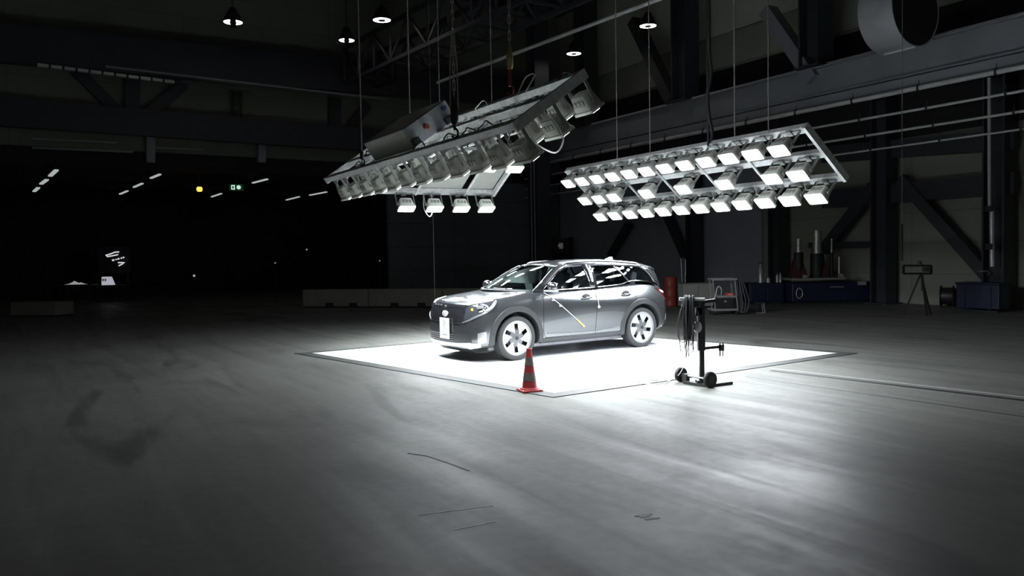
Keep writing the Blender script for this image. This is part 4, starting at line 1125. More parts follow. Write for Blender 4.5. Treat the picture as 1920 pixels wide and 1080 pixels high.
# roof
rows = []
for i in range(40):
    x = .985 + (3.35 - .985) * i / 39; r = []
    for j in range(33):
        t = -1 + 2 * j / 32; yr = tb(YR, x) + .004
        xx = x + (.09 * t * t if i == 0 else .09 * t * t * (1 - i / 39)) - .05 * t * t * (i / 39)
        z = tb(ZT, xx) + .018 + (tb(ZR, xx) - tb(ZT, xx) - .018) * (1 - abs(t) ** 2.6)
        r.append((xx, t * yr, z))
    rows.append(r)
roof = solid('roof', rows, M_PAINT, .02)
rows = [[(3.31 - .05 * t * t + dx, t * .55, 1.515 + dz - .05 * abs(t) ** 2.5) for t in [-1 + j / 8 for j in range(17)]] for dx, dz in ((-.12, .008), (0, 0), (.10, -.018), (.13, -.035), (.05, -.05), (-.1, -.06))]
obj('roof_spoiler', MB().grid(rows), M_PAINT, car, 50).modifiers.new('thickness', 'SOLIDIFY').thickness = .015
for s in (-1, 1):
    # roof rail
    pts = [Vector((x, s * (tb(YR, x) - .03), tb(ZT, x) + .052 - (.035 if e else 0))) for x, e in [(1.22, 1), (1.30, 0)] + [(1.4 + .2 * k, 0) for k in range(8)] + [(2.95, 0), (3.06, 1)]]
    obj('roof_rail', MB().tube(bez(pts, 5), .016, 8), M_SILVER, car, 60)
    # A pillar, cant rail, rear pillar: one painted frame each
    A = [(.40, 1.105), (.60, 1.255), (.80, 1.385), (.96, 1.475), (1.08, 1.527)]; A2 = [(.56, 1.105), (.72, 1.22), (.90, 1.338), (1.08, 1.445), (1.24, 1.508)]
    rows = [[S3(a[0] + (b[0] - a[0]) * t, a[1] + (b[1] - a[1]) * t, s, -.004) for t in (0, .33, .66, 1)] for a, b in zip(A, A2)]
    solid('front_pillar', rows, mat('pillar_black', (0.006, 0.006, 0.007), 0.35, spec=0.2), .05)
    obj('pillar_edge', MB().tube([S3(a[0] + .0, a[1], s, .02) for a in A], .005, 6), M_CHROME, car, 60)
    obj('pillar_edge', MB().tube([S3(a[0] - .01, a[1], s, .022) for a in A2], .004, 6), M_CHROME, car, 60)
    xs_ = [1.06 + i * (3.36 - 1.06) / 30 for i in range(31)]
    rows = [[S3(x, tb(ZT, x) - .028, s, .0), S3(x, tb(ZT, x) - .005, s, .004), (x, s * (tb(YR, x) + .012), tb(ZT, x) + .012), (x, s * (tb(YR, x) - .03), tb(ZT, x) + .028)] for x in xs_]
    solid('cant_rail', rows, M_PAINT, .025)
    D1 = [(2.93, 1.47), (3.05, 1.415), (3.15, 1.34), (3.22, 1.27), (3.27, 1.19)]; D2 = [(3.30, 1.47), (3.36, 1.40), (3.41, 1.31), (3.45, 1.21), (3.48, 1.10)]
    rows = [[S3(a[0] + (b[0] - a[0]) * t, a[1] + (b[1] - a[1]) * t, s, .0 - .06 * max(0, t - .5)) for t in (0, .25, .5, .75, 1)] for a, b in zip(D1, D2)]
    solid('rear_pillar', rows, M_PAINT, .03)
    rows = [[S3(x + dx, z, s, .004) for x in (1.625, 1.70, 1.795)] for dx, z in ((.02, 1.13), (.01, 1.25), (0, 1.40), (-.03, 1.535))]
    solid('middle_pillar', rows, M_GLOSSK, .03)
    rows = [[S3(x + dx, z, s, .004) for x in (2.52, 2.56)] for dx, z in ((.06, 1.20), (-.06, 1.33), (-.26, 1.53))]
    solid('window_divider', rows, M_GLOSSK, .02)
    # side glass
    def pane(bot, top, nm):
        rows = []
        for j in range(7):
            t = j / 6; r = []
            for i in range(19):
                u_ = i / 18
                def sm(pl):
                    q_ = u_ * (len(pl) - 1); k = min(int(q_), len(pl) - 2); f = q_ - k
                    return (pl[k][0] + (pl[k + 1][0] - pl[k][0]) * f, pl[k][1] + (pl[k + 1][1] - pl[k][1]) * f)
                a, b = sm(bot), sm(top); r.append(S3(a[0] + (b[0] - a[0]) * t, a[1] + (b[1] - a[1]) * t, s, -.002))
            rows.append(r)
        o = obj(nm, MB().grid(rows), M_SIDEG, car, 60); return o
    zb_ = lambda x: tb(ZB, x); zt_ = lambda x: tb(ZT, x) - .022
    fb = [(x, zb_(x) - .01) for x in (.60, .86, 1.12, 1.38, 1.645)]
    ft = [(.60, 1.13), (.86, 1.32), (1.10, 1.468), (1.38, zt_(1.38)), (1.625, zt_(1.625))]
    pane(fb, ft, 'front_side_window')
    pane([(x, zb_(x) - .01) for x in (1.80, 2.0, 2.2, 2.4, 2.57)], [(x, zt_(x)) for x in (1.765, 1.9, 2.03, 2.16, 2.28)], 'rear_side_window')
    pane([(x, zb_(x) - .01) for x in (2.62, 2.8, 2.95, 3.1, 3.25)], [(2.32, zt_(2.32)), (2.5, zt_(2.5)), (2.7, zt_(2.7)), (2.93, zt_(2.93)), (3.14, 1.35)], 'quarter_window')
    # belt strip
    obj('belt_strip', MB().tube([S3(x, zb_(x) - .012, s, .010) for x in [.62 + .1 * k for k in range(26)]], .009, 6), M_CHROME if s < 0 else M_GLOSSK, car, 60)
    # mirror
    q = Vector((.70, s * .83, 1.13))
    arm = MB().bar(q + Vector((-.03, 0, -.02)), q + Vector((-.06, s * .13, .0)), .07, .03)
    mr_ = obj('door_mirror', arm, M_TRIM, car)
    cap_ = MB(); cp = q + Vector((-.07, s * .20, .065))
    prof = [(0.001, -.11), (.055, -.095), (.085, -.03), (.088, .05), (.07, .10), (0.001, .115)]
    cap_.lathe(prof, 24, Matrix.Translation(cp) @ Matrix.Rotation(R_(90), 4, 'X') @ Matrix.Scale(.72, 4, (1, 0, 0)) @ Matrix.Scale(.85, 4, (0, 1, 0)))
    obj('mirror_shell', cap_, M_GLOSSK, mr_, 60)
    obj('mirror_foot', MB().box(cp + Vector((0, -s * .03, -.075)), (.12, .27, .03)), M_SILVER, mr_, bevel=.008)
    obj('mirror_glass', MB().box(cp + Vector((.062, 0, 0)), (.006, .17, .11)), M_CHROME, mr_, bevel=.004)
# windscreen and rear glass
def curved(name, lowf, topf, m, nu=24, nv=10, crown=.03, yl=.66, yt=.545):
    rows = []
    for j in range(nv + 1):
        t = j / nv; r = []
        for i in range(nu + 1):
            k = -1 + 2 * i / nu; a, b = lowf(k), topf(k); p_ = Vector(a).lerp(Vector(b), t)
            p_ += Vector((-.02 if name == 'windscreen' else .02, 0, crown)) * math.sin(PI * t) * (1 - .6 * k * k); r.append(p_)
        rows.append(r)
    return obj(name, MB().grid(rows), m, car, 60)
ws = curved('windscreen', lambda k: (.06 + .36 * k * k, k * .715, 1.150 - .035 * k * k), lambda k: (.985 + .10 * k * k, k * .555, 1.552 - .035 * k * k), M_WINDS)
curved('rear_window', lambda k: (3.50 - .06 * k * k, k * .60, 1.14 - .0 * k * k), lambda k: (3.36 - .05 * k * k, k * .50, 1.47 - .03 * k * k), M_SIDEG, crown=.01)
rows = [[(.06 + .36 * k * k + dx, k * .73, 1.140 - .03 * k * k + dz) for k in [-1 + i / 10 for i in range(21)]] for dx, dz in ((-.06, .0), (.0, .006), (.05, -.01))]
solid('cowl_panel', rows, M_TRIM, .02)
for y0, y1 in ((-.45, .10), (.05, .60)):
    pts = [Vector((.06 + .36 * (y / .715) ** 2 + .02, y, 1.165 - .02 * abs(y))) for y in [y0 + (y1 - y0) * i / 10 for i in range(11)]]
    obj('wiper', MB().tube(pts, .010, 6), M_GLOSSK, car, 60)
rows = [[(.985 + .10 * k * k + dx, k * .555, 1.552 - .035 * k * k + dz) for k in [-1 + i / 10 for i in range(21)]] for dx, dz in ((-.02, -.006), (.03, .012))]
solid('header_rail', rows, M_PAINT, .02)
obj('shark_fin', MB().hexa([Vector(q) for q in ((2.62, -.03, 1.60), (2.86, -.03, 1.58), (2.86, .03, 1.58), (2.62, .03, 1.60), (2.78, -.008, 1.665), (2.85, -.008, 1.66), (2.85, .008, 1.66), (2.78, .008, 1.665))]), M_PAINT, car, bevel=.006)
# cabin
mb = MB().hexa([Vector(q) for q in ((.40, -.70, 1.02), (.95, -.70, .80), (.95, .70, .80), (.40, .70, 1.02), (.42, -.70, 1.12), (.95, -.70, 1.10), (.95, .70, 1.10), (.42, .70, 1.12))])
dash = obj('dashboard', mb, M_DASH, car, bevel=.02)
obj('centre_screen', MB().box((.90, 0, 1.13), (.02, .22, .20), Matrix.Rotation(R_(-15), 4, 'Y')), M_GLOSSK, dash)
mm = Matrix.Translation((1.08, -.37, 1.02)) @ Matrix.Rotation(R_(65), 4, 'Y')
st_ = MB(); st_.lathe([(.17 + .015 * math.cos(a), .015 * math.sin(a)) for a in [2 * PI * k / 10 for k in range(10)]], 32, mm, close=True)
for a in (0, 120, 240): st_.bar(mm @ Vector((0, 0, 0)), mm @ Vector((.165 * math.cos(R_(a + 90)), .165 * math.sin(R_(a + 90)), 0)), .03, .02)
obj('steering_wheel', st_, M_GLOSSK, car, 50)
for x0, y0, w_ in ((1.55, -.37, .50), (1.55, .37, .50), (2.55, -.36, .52), (2.55, .36, .52)):
    se = MB()
    def pad_(c, d, tilt): se.box(c, d, Matrix.Rotation(R_(tilt), 4, 'Y'))
    pad_((x0 - .05, y0, .84), (.50, w_, .14), -4); pad_((x0 + .26, y0, 1.10), (.13, w_ - .04, .58), 16)
    so_ = obj('car_seat', se, M_SEAT, car, bevel=.03)
    hr = MB(); hr.box((x0 + .375, y0, 1.455), (.08, .25, .15), Matrix.Rotation(R_(14), 4, 'Y')); obj('headrest', hr, M_SEAT, so_, bevel=.025)
for s in (-1, 1):      # pale lining on the inside of the front pillars
    rows = [[S3(a[0] + (b[0] - a[0]) * t + .03, a[1] + (b[1] - a[1]) * t, s, -.06) for t in (0, .5, .9)] for a, b in zip([(.40, 1.105), (.60, 1.255), (.80, 1.385), (.96, 1.475)], [(.56, 1.105), (.72, 1.22), (.90, 1.338), (1.08, 1.445)])]
    solid('pillar_lining', rows, mat('pale_green_lining', (0.62, 0.72, 0.66), 0.6), .02)
obj('rear_view_mirror', MB().box((.98, 0, 1.45), (.03, .20, .06)), M_GLOSSK, car, bevel=.01)

# ---- wheels
def wheel_parts():
    R = .367
    ty = MB().lathe([(.284, -.10), (.30, -.113), (.332, -.118), (.352, -.108), (R - .004, -.095), (R, -.06), (R, .06), (R - .004, .095), (.352, .108), (.332, .118), (.30, .113), (.284, .10)], 96, close=True)
    for k in range(4):
        pass
    def zf(r):      # dish of the outer face
        return .098 - .020 * (r / .28) ** 0.5 - .012 * math.sin(PI * min(1, r / .27))
    NR, NA = 40, 432; Rm = .272
    silver, dark, edge = MB(), MB(), MB()
    def kind(r, a):
        f = r / Rm; sw = 7 * (f - .55)
        d = (a - sw + 30) % 60 - 30
        if f < .14: return 'd'
        hw = 10 + 2.0 * (f - .6) * 10
        if .50 < f < .88 and abs(d) < 10.5 + 8 * (.66 - f): return 'o'
        d2 = (a - sw + 30 + 7) % 60 - 30
        if f < .28 or (f < .70 and abs(d2) < 4 + 24 * max(0, .66 - f) / .38): return 'd'
        return 's'
    cells = {'s': silver, 'd': dark}
    for i in range(NR):
        r0, r1 = Rm * i / NR, Rm * (i + 1) / NR
        for j in range(NA):
            a0, a1 = 360 * j / NA, 360 * (j + 1) / NA
            k_ = kind((r0 + r1) / 2, (a0 + a1) / 2)
            if k_ == 'o': continue
            z0, z1 = zf(r0), zf(r1); dz = .004 if k_ == 'd' else 0
            P = lambda r, a, z: Vector((r * math.cos(R_(a)), r * math.sin(R_(a)), z))
            cells[k_].add([P(r0, a0, z0 + dz), P(r1, a0, z1 + dz), P(r1, a1, z1 + dz), P(r0, a1, z0 + dz)], [(0, 1, 2, 3)] if i else [(0, 1, 2)])
    lip = MB().lathe([(Rm, zf(Rm)), (.279, .100), (.286, .102), (.287, .09), (.270, .05), (.262, -.09), (.258, -.09), (.264, .05)], 96, close=True)
    barrel = MB().lathe([(.262, -.09), (.262, .06), (.255, .06), (.255, -.09)], 64, close=True); barrel.lathe([(0.001, -.02), (.255, -.02)], 64)
    disc = MB().lathe([(0.001, .0), (.165, .0), (.165, .02), (.085, .02), (.085, .045), (0.001, .045)], 48)
    cap = MB().lathe([(0.001, .108), (.028, .107), (.032, .098)], 24)
    return {n: m_.mesh(n) for n, m_ in dict(tyre=ty, rim=silver, rim_star=dark, rim_lip=lip, rim_barrel=barrel, brake_disc=disc, hub_cap=cap).items()}
WP = wheel_parts()
WM = dict(tyre=M_TYRE, rim=mat('machined_rim', (0.40, 0.41, 0.42), 0.38, 0.35, var=0.03), rim_star=mat('rim_grey_insert', (0.12, 0.124, 0.13), 0.4, 0.4), rim_lip=M_SILVER, rim_barrel=M_BLACK, brake_disc=M_DISC, hub_cap=M_TRIM)
for n_, me in WP.items():
    me.materials.append(WM[n_]); me.polygons.foreach_set('use_smooth', [True] * len(me.polygons)); me.set_sharp_from_angle(angle=R_(40))
for x in (0, 2.767):
    for s in (-1, 1):
        wh = bpy.data.objects.new('wheel', WP['tyre']); C.objects.link(wh); wh.parent = car
        wh.location = (x, s * .80, .367); wh.rotation_euler = (R_(90) if s < 0 else R_(-90), 0, 0)
        wh.rotation_mode = 'QUATERNION'
        qz = Quaternion((1, 0, 0), R_(90) * -s) @ Quaternion((0, 0, 1), R_({0: 28, 2.767: 44}[x]))
        wh.rotation_quaternion = qz
        for n_ in ('rim', 'rim_star', 'rim_lip', 'rim_barrel', 'brake_disc', 'hub_cap'):
            o = bpy.data.objects.new(n_, WP[n_]); C.objects.link(o); o.parent = wh
# yellow tape line down the door and crash sensor marks (stuck on)
def side_path(pts, off=.006): return [on_side(x, z, -1)[0] + Vector((0, -off, 0)) for x, z in pts]
M_YEL = mat('yellow_tape', (0.50, 0.46, 0.12), 0.5)
CW = car.matrix_world.copy()
def seg(a, b, n=20): return [(a[0] + (b[0] - a[0]) * i / n, a[1] + (b[1] - a[1]) * i / n) for i in range(n + 1)]
t = thing('measuring_tape', 'pale yellow cord slanting down the front door of the car', 'cord', car.location, 0.588628)
obj('cord', MB().tube(side_path(seg((.60, 1.09), (1.24, .60), 24), .010), .005, 6), M_WCABLE, t, 60)
obj('yellow_end', MB().tube(side_path(seg((1.24, .60), (1.40, .47), 10), .012), [.012 + .004 * (i / 10) for i in range(11)], 8), M_YEL, t, 60)
mb = MB()
for x, z in ((.74, .965), (.88, .86)):
    q = side_path([(x, z)], .012)[0]; mb.box(q, (.038, .012, .03))
obj('tape_tab', mb, M_PLATE, t)
t = thing('sensor_lead', 'thin white lead with a small tag hanging at the middle door gap of the car', 'cord', car.location, 0.588628)
obj('lead', MB().tube(side_path(seg((1.70, 1.10), (1.72, .82), 14), .008), .004, 6), M_WCABLE, t, 60)
q = side_path([(1.72, .80)], .012)[0]
obj('tag', MB().box(q, (.04, .012, .04), Matrix.Rotation(R_(40), 4, 'Y')), M_PLATE, t)

# ================================================================== THINGS NEAR THE CAR
# grey sheet on the panel under the car
t = tag(obj('floor_sheet', MB().hexa([Vector(q) for q in ((.40, -1.02, 0), (3.55, -.98, 0), (3.5, .35, 0), (.40, .35, 0), (.40, -1.02, .006), (3.55, -.98, .006), (3.5, .35, .006), (.40, .35, .006))]), mat('lavender_plastic_sheet', (0.72, 0.73, 0.80), 0.22, var=0.1, scale=2.0, rvar=.08, bump=.15)), 'glossy lavender grey sheet lying on the white panel under the car', 'floor sheet')
t.location = (-0.42964, 13.83321, PADZ + .001); t.rotation_euler = (0, 0, 0.588628)
# traffic cone
M_CONER = mat('shade_dark_red', (0.27, 0.024, 0.024), 0.5, var=0.15, scale=14)
M_CONEG = mat('shade_dark_band', (0.10, 0.09, 0.08), 0.6, var=0.3, scale=30)  # red and band colours darkened for the cone's unlit near side
cp = on_z(993.5, 737, 0)
t = thing('traffic_cone', 'red traffic cone with two shade-darkened grey bands at the front corner of the white panel', 'traffic cone', (cp.x, cp.y + .12, 0), R_(20))
rb = lambda z: .098 - (.098 - .030) * (z - .045) / (.545 - .045)
def cone_part(nm, z0, z1, m, out=0.0, par=None):
    return obj(nm, MB().lathe([(rb(z0) + out, z0), (rb((z0 + z1) / 2) + out, (z0 + z1) / 2), (rb(z1) + out, z1), (max(.001, rb(z1) - .008), z1), (max(.001, rb(z0) - .008), z0)], 40, close=True), m, par or t, 40)
b_ = MB(); b_.box((0, 0, .016), (.27, .27, .032))
obj('base', b_, M_CONER, t, bevel=.01)
obj('base_collar', MB().lathe([(.125, .032), (.115, .05), (.098, .055), (.09, .032)], 40, close=True), M_CONER, t, 40)
cone_part('cone_body', .045, .545, M_CONER)
cone_part('reflective_band', .14, .245, M_CONEG, .002); cone_part('reflective_band', .335, .435, M_CONEG, .002)
obj('top_rim', MB().lathe([(.032, .53), (.033, .55), (.024, .555), (.022, .53)], 30, close=True), M_CONER, t, 40)

# wheeled cable stand
SY = 10.35
def sp(px, py, y=SY): return on_y(px, py, y)
base = on_z(1317, 722, 0); SY = base.y
t = thing('wheeled_stand', 'black wheeled cable stand on the floor right of the car', 'cable stand', (base.x, base.y, 0))
lo = lambda px, py, dy=0.0: sp(px, py, base.y + dy) - Vector((base.x, base.y, 0))
M_STAND = mat('dark_stand_paint', (0.028, 0.028, 0.026), 0.45, 0.2, var=.2, scale=10)
p0, p1, p2 = lo(1316, 720), lo(1315.5, 654), lo(1313.5, 566)
obj('lower_post', MB().bar((p0.x, 0, .05), (p1.x, 0, p1.z), .062, .062, (0, 1, 0)), M_STAND, t, bevel=.004)
obj('upper_post', MB().bar((p1.x - .006, 0, p1.z - .02), (p2.x, 0, p2.z + .02), .095, .08, (0, 1, 0)), M_STAND, t, bevel=.004)
mb = MB()
pa, pb_, pc_ = on_z(1284, 717, .02), on_z(1327, 723, .02), on_z(1371, 717.5, .02)
oz = Vector((base.x, base.y, 0))
mb.bar(pa - oz, pb_ - oz, .06, .035); mb.bar(pb_ - oz, pc_ - oz, .06, .035); mb.bar(pa - oz, Vector((p0.x, 0, .03)), .05, .03); mb.box((p0.x, 0, .04), (.14, .14, .05))
obj('foot_frame', mb, M_STAND, t)
wl = on_z(1277, 716, 0) - oz; wr = on_z(1331.5, 727, 0) - oz
ax = (wr - wl).normalized(); zr = Vector((0, 0, 1)).rotation_difference(ax).to_matrix().to_4x4()
for c_, r, nm in ((wl, .10, 'wheel'), (wr, .104, 'wheel')):
    mm = Matrix.Translation(Vector((c_.x, c_.y, r))) @ zr
    wo = obj(nm, MB().lathe([(.05, -.026), (r * .9, -.026), (r, -.014), (r, .014), (r * .9, .026), (.05, .026)], 40, mm, close=True), M_BLACK, t, 40)
    obj('wheel_hub', MB().lathe([(0.001, -.03), (.05, -.03), (.05, .03), (0.001, .03)], 20, mm), M_STAND, wo, 40)
obj('axle', MB().tube([Vector((wl.x, wl.y, .10)), Vector((wr.x, wr.y, .104))], .014, 8), M_YOKE, t, 60)
obj('axle_bracket', MB().bar(Vector((wl.x, wl.y, .06)) + ax * .05, Vector((wl.x, wl.y, .06)) + ax * .14, .06, .12), M_STAND, t)
a, b = lo(1320, 653), lo(1351, 650)
arm = obj('side_arm', MB().bar((a.x, 0, a.z), (b.x, .0, b.z), .03, .035), M_STAND, t)
mb = MB()
for px in (1350, 1355.5):
    q0, q1 = lo(px, 642), lo(px, 668); mb.tube([(q0.x, 0, q0.z), (q1.x, 0, q1.z)], .009, 8)
q0 = lo(1352.5, 652); mb.box((q0.x, 0, q0.z), (.07, .03, .08)); obj('clamp_pin', mb, M_STAND, arm)
a, b = lo(1272, 560), lo(1319, 561)
obj('top_bar', MB().tube([(a.x, -.06, a.z), (b.x, -.06, b.z)], .022, 12), M_YOKE, t, 60)
q = lo(1306, 568); mb = MB().box((q.x, -.01, q.z), (.11, .12, .12)); mb.box((q.x + .03, 0, q.z - .10), (.09, .08, .14)); obj('head_block', mb, M_STAND, t, bevel=.015)
a, b = lo(1318, 566), lo(1350, 565)
obj('rear_arm', MB().bar((a.x, 0, a.z), (b.x, .25, b.z), .035, .04), M_STAND, t)
q = lo(1306, 612); mm = Matrix.Translation((q.x, -.06, q.z)) @ Matrix.Rotation(R_(90), 4, 'X')
obj('pulley', MB().lathe([(0.001, -.03), (.045, -.03), (.055, -.02), (.055, .02), (.045, .03), (0.001, .03)], 28, mm @ Matrix.Scale(1.35, 4, (0, 1, 0))), M_YOKE, t, 40)
mb = MB()
for dx in (-.018, .02): mb.tube([(q.x + dx, -.06, q.z + .04), (q.x + dx * 1.3, -.06, q.z + .14), (q.x + dx * .3, -.05, q.z + .22)], .010, 6)
obj('pulley_strap', mb, M_STAND, t, 60)
# coil of black cables over the top bar
rc = random.Random(11)
t = thing('cable_coil', 'bundle of thin black cables hanging over the bar of the wheeled stand', 'cables', (base.x, base.y, 0))
zb_ = lo(1280, 560).z
strands = MB()
for i in range(26):
    x = lo(rc.uniform(1281, 1297), 560).x; ln = rc.uniform(.45, .70) if i > 3 else rc.uniform(.7, .78); y0 = -.06 + rc.uniform(-.02, .02)
    w_ = rc.uniform(-.03, .02)
    strands.tube(bez([(x, y0 + .02, zb_ - ln * .5), (x, y0 + .03, zb_ - .02), (x, y0, zb_ + .026 + rc.uniform(0, .02)), (x + w_ * .3, y0 - .035, zb_ - .02), (x + w_, y0 - .04, zb_ - ln * .5), (x + w_ * .5 + rc.uniform(-.02, .02), y0 - .03, zb_ - ln)], 5), .0055, 5)
obj('strand', strands, M_CABLE, t, 60)
mb = MB()
xa = lo(1283, 560).x
mb.tube(bez([(xa, -.09, zb_ + .02), (xa - .06, -.09, zb_ - .12), (xa - .11, -.09, zb_ - .32), (xa - .10, -.09, zb_ - .5), (xa - .04, -.09, zb_ - .56), (xa + .02, -.09, zb_ - .52)], 8), .006, 5)
mb.tube(bez([(xa + .06, -.09, zb_), (xa + .07, -.09, zb_ - .4), (xa + .06, -.09, zb_ - .70), (xa + .11, -.09, zb_ - .86), (xa + .17, -.09, zb_ - .89)], 8), .004, 5)
mb.tube(bez([(xa + .01, -.09, zb_ + .02), (xa - .08, -.10, zb_ - .2), (xa - .095, -.10, zb_ - .45), (xa - .07, -.1, zb_ - .68)], 8), .006, 5)
obj('loose_loop', mb, M_CABLE, t, 60)
t = tag(obj('floor_cable', MB().tube(bez([sp(1289, 655), sp(1284, 680), sp(1275, 700, base.y + .12), on_z(1262, 710, .02), on_z(1245, 718, .02), on_z(1225, 720, .02), on_z(1200, 717, .02), on_z(1192, 707, .02), on_z(1197, 703, .02)], 8), .006, 6), M_WCABLE), 'thin pale cable dropping from the stand and looping on the white panel', 'cable')
tag(obj('floor_cable', MB().tube(bez([on_z(1210, 703, .02), on_z(1217, 710, .02), on_z(1232, 712, .02), on_z(1216, 714, .02)], 8), .005, 6), M_WCABLE), 'short pale cable end lying inside the loop on the white panel', 'cable')

# ================================================================== MACHINES ALONG THE RIGHT SIDE
M_RED = mat('red_drum_paint', (0.30, 0.055, 0.04), 0.5, var=.15, scale=6)
M_CAB2 = mat('grey_green_cabinet', (0.36, 0.37, 0.33), 0.5, var=.1, scale=3)
M_BLUE = mat('dark_blue_machine', (0.008, 0.012, 0.040), 0.45, var=.2, scale=4)
M_ALU = mat('dull_aluminium', (0.45, 0.45, 0.44), 0.4, 0.6, scale=8)
def ground_at(px, Y): p = on_y(px, 540, Y); return Vector((p.x, Y, 0))
g = ground_at(1257, 26)
t = thing('red_drum', 'tall red drum standing behind the tail of the car', 'drum', g)
H = on_y(1257, 519, 26).z
obj('drum_shell', MB().lathe([(0.001, 0), (.21, 0), (.22, .02), (.21, .05), (.21, H * .33), (.22, H * .35), (.21, H * .37), (.21, H * .66), (.22, H * .68), (.21, H * .70), (.21, H - .05), (.22, H - .02), (.20, H), (0.001, H - .01)], 36), M_RED, t, 40)
g = ground_at(1304, 25)
t = thing('low_cabinet', 'low grey cabinet behind the wheeled stand', 'cabinet', g, R_(8))
H = on_y(1304, 532, 25).z; w_ = 58 / F_PX * 25
obj('carcass', MB().box((0, 0, H / 2 + .03), (w_, .5, H - .06)), M_CAB2, t, bevel=.01)
for sx in (-1, 1): obj('door', MB().box((sx * w_ * .248, -.258, H / 2 + .02), (w_ * .48, .02, H - .14)), M_CAB2, t, bevel=.006)
obj('plinth', MB().box((0, .02, .03), (w_ - .06, .42, .06)), M_BLACK, t)
obj('top_board', MB().box((0, 0, H + .012), (w_ + .02, .52, .03)), M_ALU, t)
for px0, px1, y0, lab in ((1276.5, 1279, 485, 'left one of two thin pale poles standing on the low grey cabinet'), (1285.5, 1285, 487, 'right one of two thin pale poles standing on the low grey cabinet')):
    a, b = on_y(px0, y0, 25), on_y(px1, 532, 25); b.z = H + .03
    t = thing('thin_pole', lab, 'pole', b); obj('rod', MB().tube([(0, 0, .02), a - b], .010, 6), M_ALU, t); obj('foot', MB().lathe([(0.001, 0), (.05, 0), (.05, .02), (0.001, .025)], 12), M_STEEL, t)
# trolley with shelves
TY = 21.9; g = ground_at(1359, TY)
t = thing('shelf_trolley', 'open metal trolley with three shelves standing right of the wheeled stand', 'trolley', g)
tl = lambda px, py, dy=0.0: on_y(px, py, TY) - g + Vector((0, dy, 0))
for nm, xa, xb, y_ in (('top_shelf', 1334, 1382, 525), ('middle_shelf', 1341, 1380, 557.5), ('bottom_shelf', 1334, 1384, 582)):
    a, b = tl(xa, y_), tl(xb, y_); m_ = (a + b) / 2
    sh = MB().box((m_.x, .22, m_.z), ((b - a).length, .45, .02))
    for e in (0, .44): sh.box((m_.x, e, m_.z + .02), ((b - a).length, .015, .05))
    obj(nm, sh, M_ALU, t)
for (xa, ya), (xb, yb) in (((1337, 526), (1342, 584)), ((1378, 526), (1384, 584))):
    for dy in (.02, .42): obj('leg', MB().bar(tl(xa, ya, dy), tl(xb, yb, dy), .03, .03), M_ALU, t)
for px in (1339, 1382):
    for dy in (.04, .40):
        q = tl(px, 587, dy); obj('caster', MB().lathe([(0.001, -.015), (.055, -.015), (.055, .015), (0.001, .015)], 20, Matrix.Translation((q.x, q.y, .055)) @ Matrix.Rotation(R_(90), 4, 'Y')), M_BLACK, t, 40)
for px in (1339, 1382):
    q = tl(px, 584, .22); obj('caster_fork', MB().box((q.x, .22, .10), (.05, .44, .04)), M_STEEL, t)
a, b = tl(1345, 581), tl(1377, 562)
bx = thing('black_case', 'black box on the bottom shelf of the trolley', 'case', g + Vector(((a.x + b.x) / 2, .22, a.z + .012)))
H = b.z - a.z; obj('case_body', MB().box((0, 0, H / 2), (abs(b.x - a.x), .34, H)), M_BLACK, bx, bevel=.015); obj('case_lid', MB().box((0, 0, H + .015), (abs(b.x - a.x) * .98, .33, .03)), M_STEEL, bx); obj('latch', MB().box((0, -.175, H * .8), (.06, .015, .05)), M_ALU, bx)
a, b = tl(1362, 556.6), tl(1376, 549)
bx = thing('red_box', 'small red box on the middle shelf of the trolley', 'box', g + Vector(((a.x + b.x) / 2, .12, tl(1362, 557.5).z + .012)))
H = b.z - a.z; obj('box_body', MB().box((0, 0, H / 2), (abs(b.x - a.x), .16, H)), mat('bright_red_plastic', (0.55, 0.07, 0.05), .45), bx, bevel=.008); obj('box_label', MB().box((.015, -.081, H * .6), (.11, .004, H * .35)), mat('pink_print', (.7, .3, .28), .5), bx)
for i, (xa, r) in enumerate(((1388, .010), (1391, .010), (1394, .011))):
    pts = [tl(xa, 525, .1), tl(xa + 2 + i * 2, 545, .05), tl(xa + 5 + i * 3, 568, .03), tl(xa + 3 + i, 586, .05), tl(xa - 2, 575, .12), tl(xa - 1, 545, .16), tl(xa - 2, 527, .18)]
    tag(obj('hose_loop', MB().tube([p + g for p in bez(pts, 7)], .022, 7), M_STEEL, smooth=60), ('innermost', 'middle', 'outermost')[i] + ' loop of dark hose hanging on the right side of the trolley', 'hose', 'hose loops on the trolley')
obj('hose_hook', MB().bar(tl(1380, 527, .2), tl(1396, 526, .12), .02, .03), M_STEEL, t)
tag(obj('white_hose', MB().tube([p + g for p in bez([tl(1355, 557, .2), tl(1354, 545, .05), tl(1349, 537, .02), tl(1344, 542, .0), tl(1341, 554, -.05), tl(1335, 562, -.05), tl(1329, 563.5, -.05)], 8)], .018, 7), M_WCABLE, smooth=60), 'pale hose arching from the trolley shelf towards the wheeled stand', 'hose')
# small frame stool
g = ground_at(1426, 22.2); H = on_y(1426, 568, 22.2).z
t = thing('step_stool', 'small low metal stool on the floor right of the trolley', 'stool', g)
obj('seat', MB().box((0, .1, H), (.24, .24, .02)), M_STEEL, t)
for sx in (-1, 1):
    for sy in (0, 1): obj('leg', MB().bar((sx * .09, .02 + sy * .16, H - .01), (sx * .12, sy * .2, .01), .022, .022), M_ALU if sx > 0 else M_STEEL, t)
obj('foot_rail', MB().bar((-.12, 0, .02), (.12, 0, .02), .025, .02), M_ALU, t)
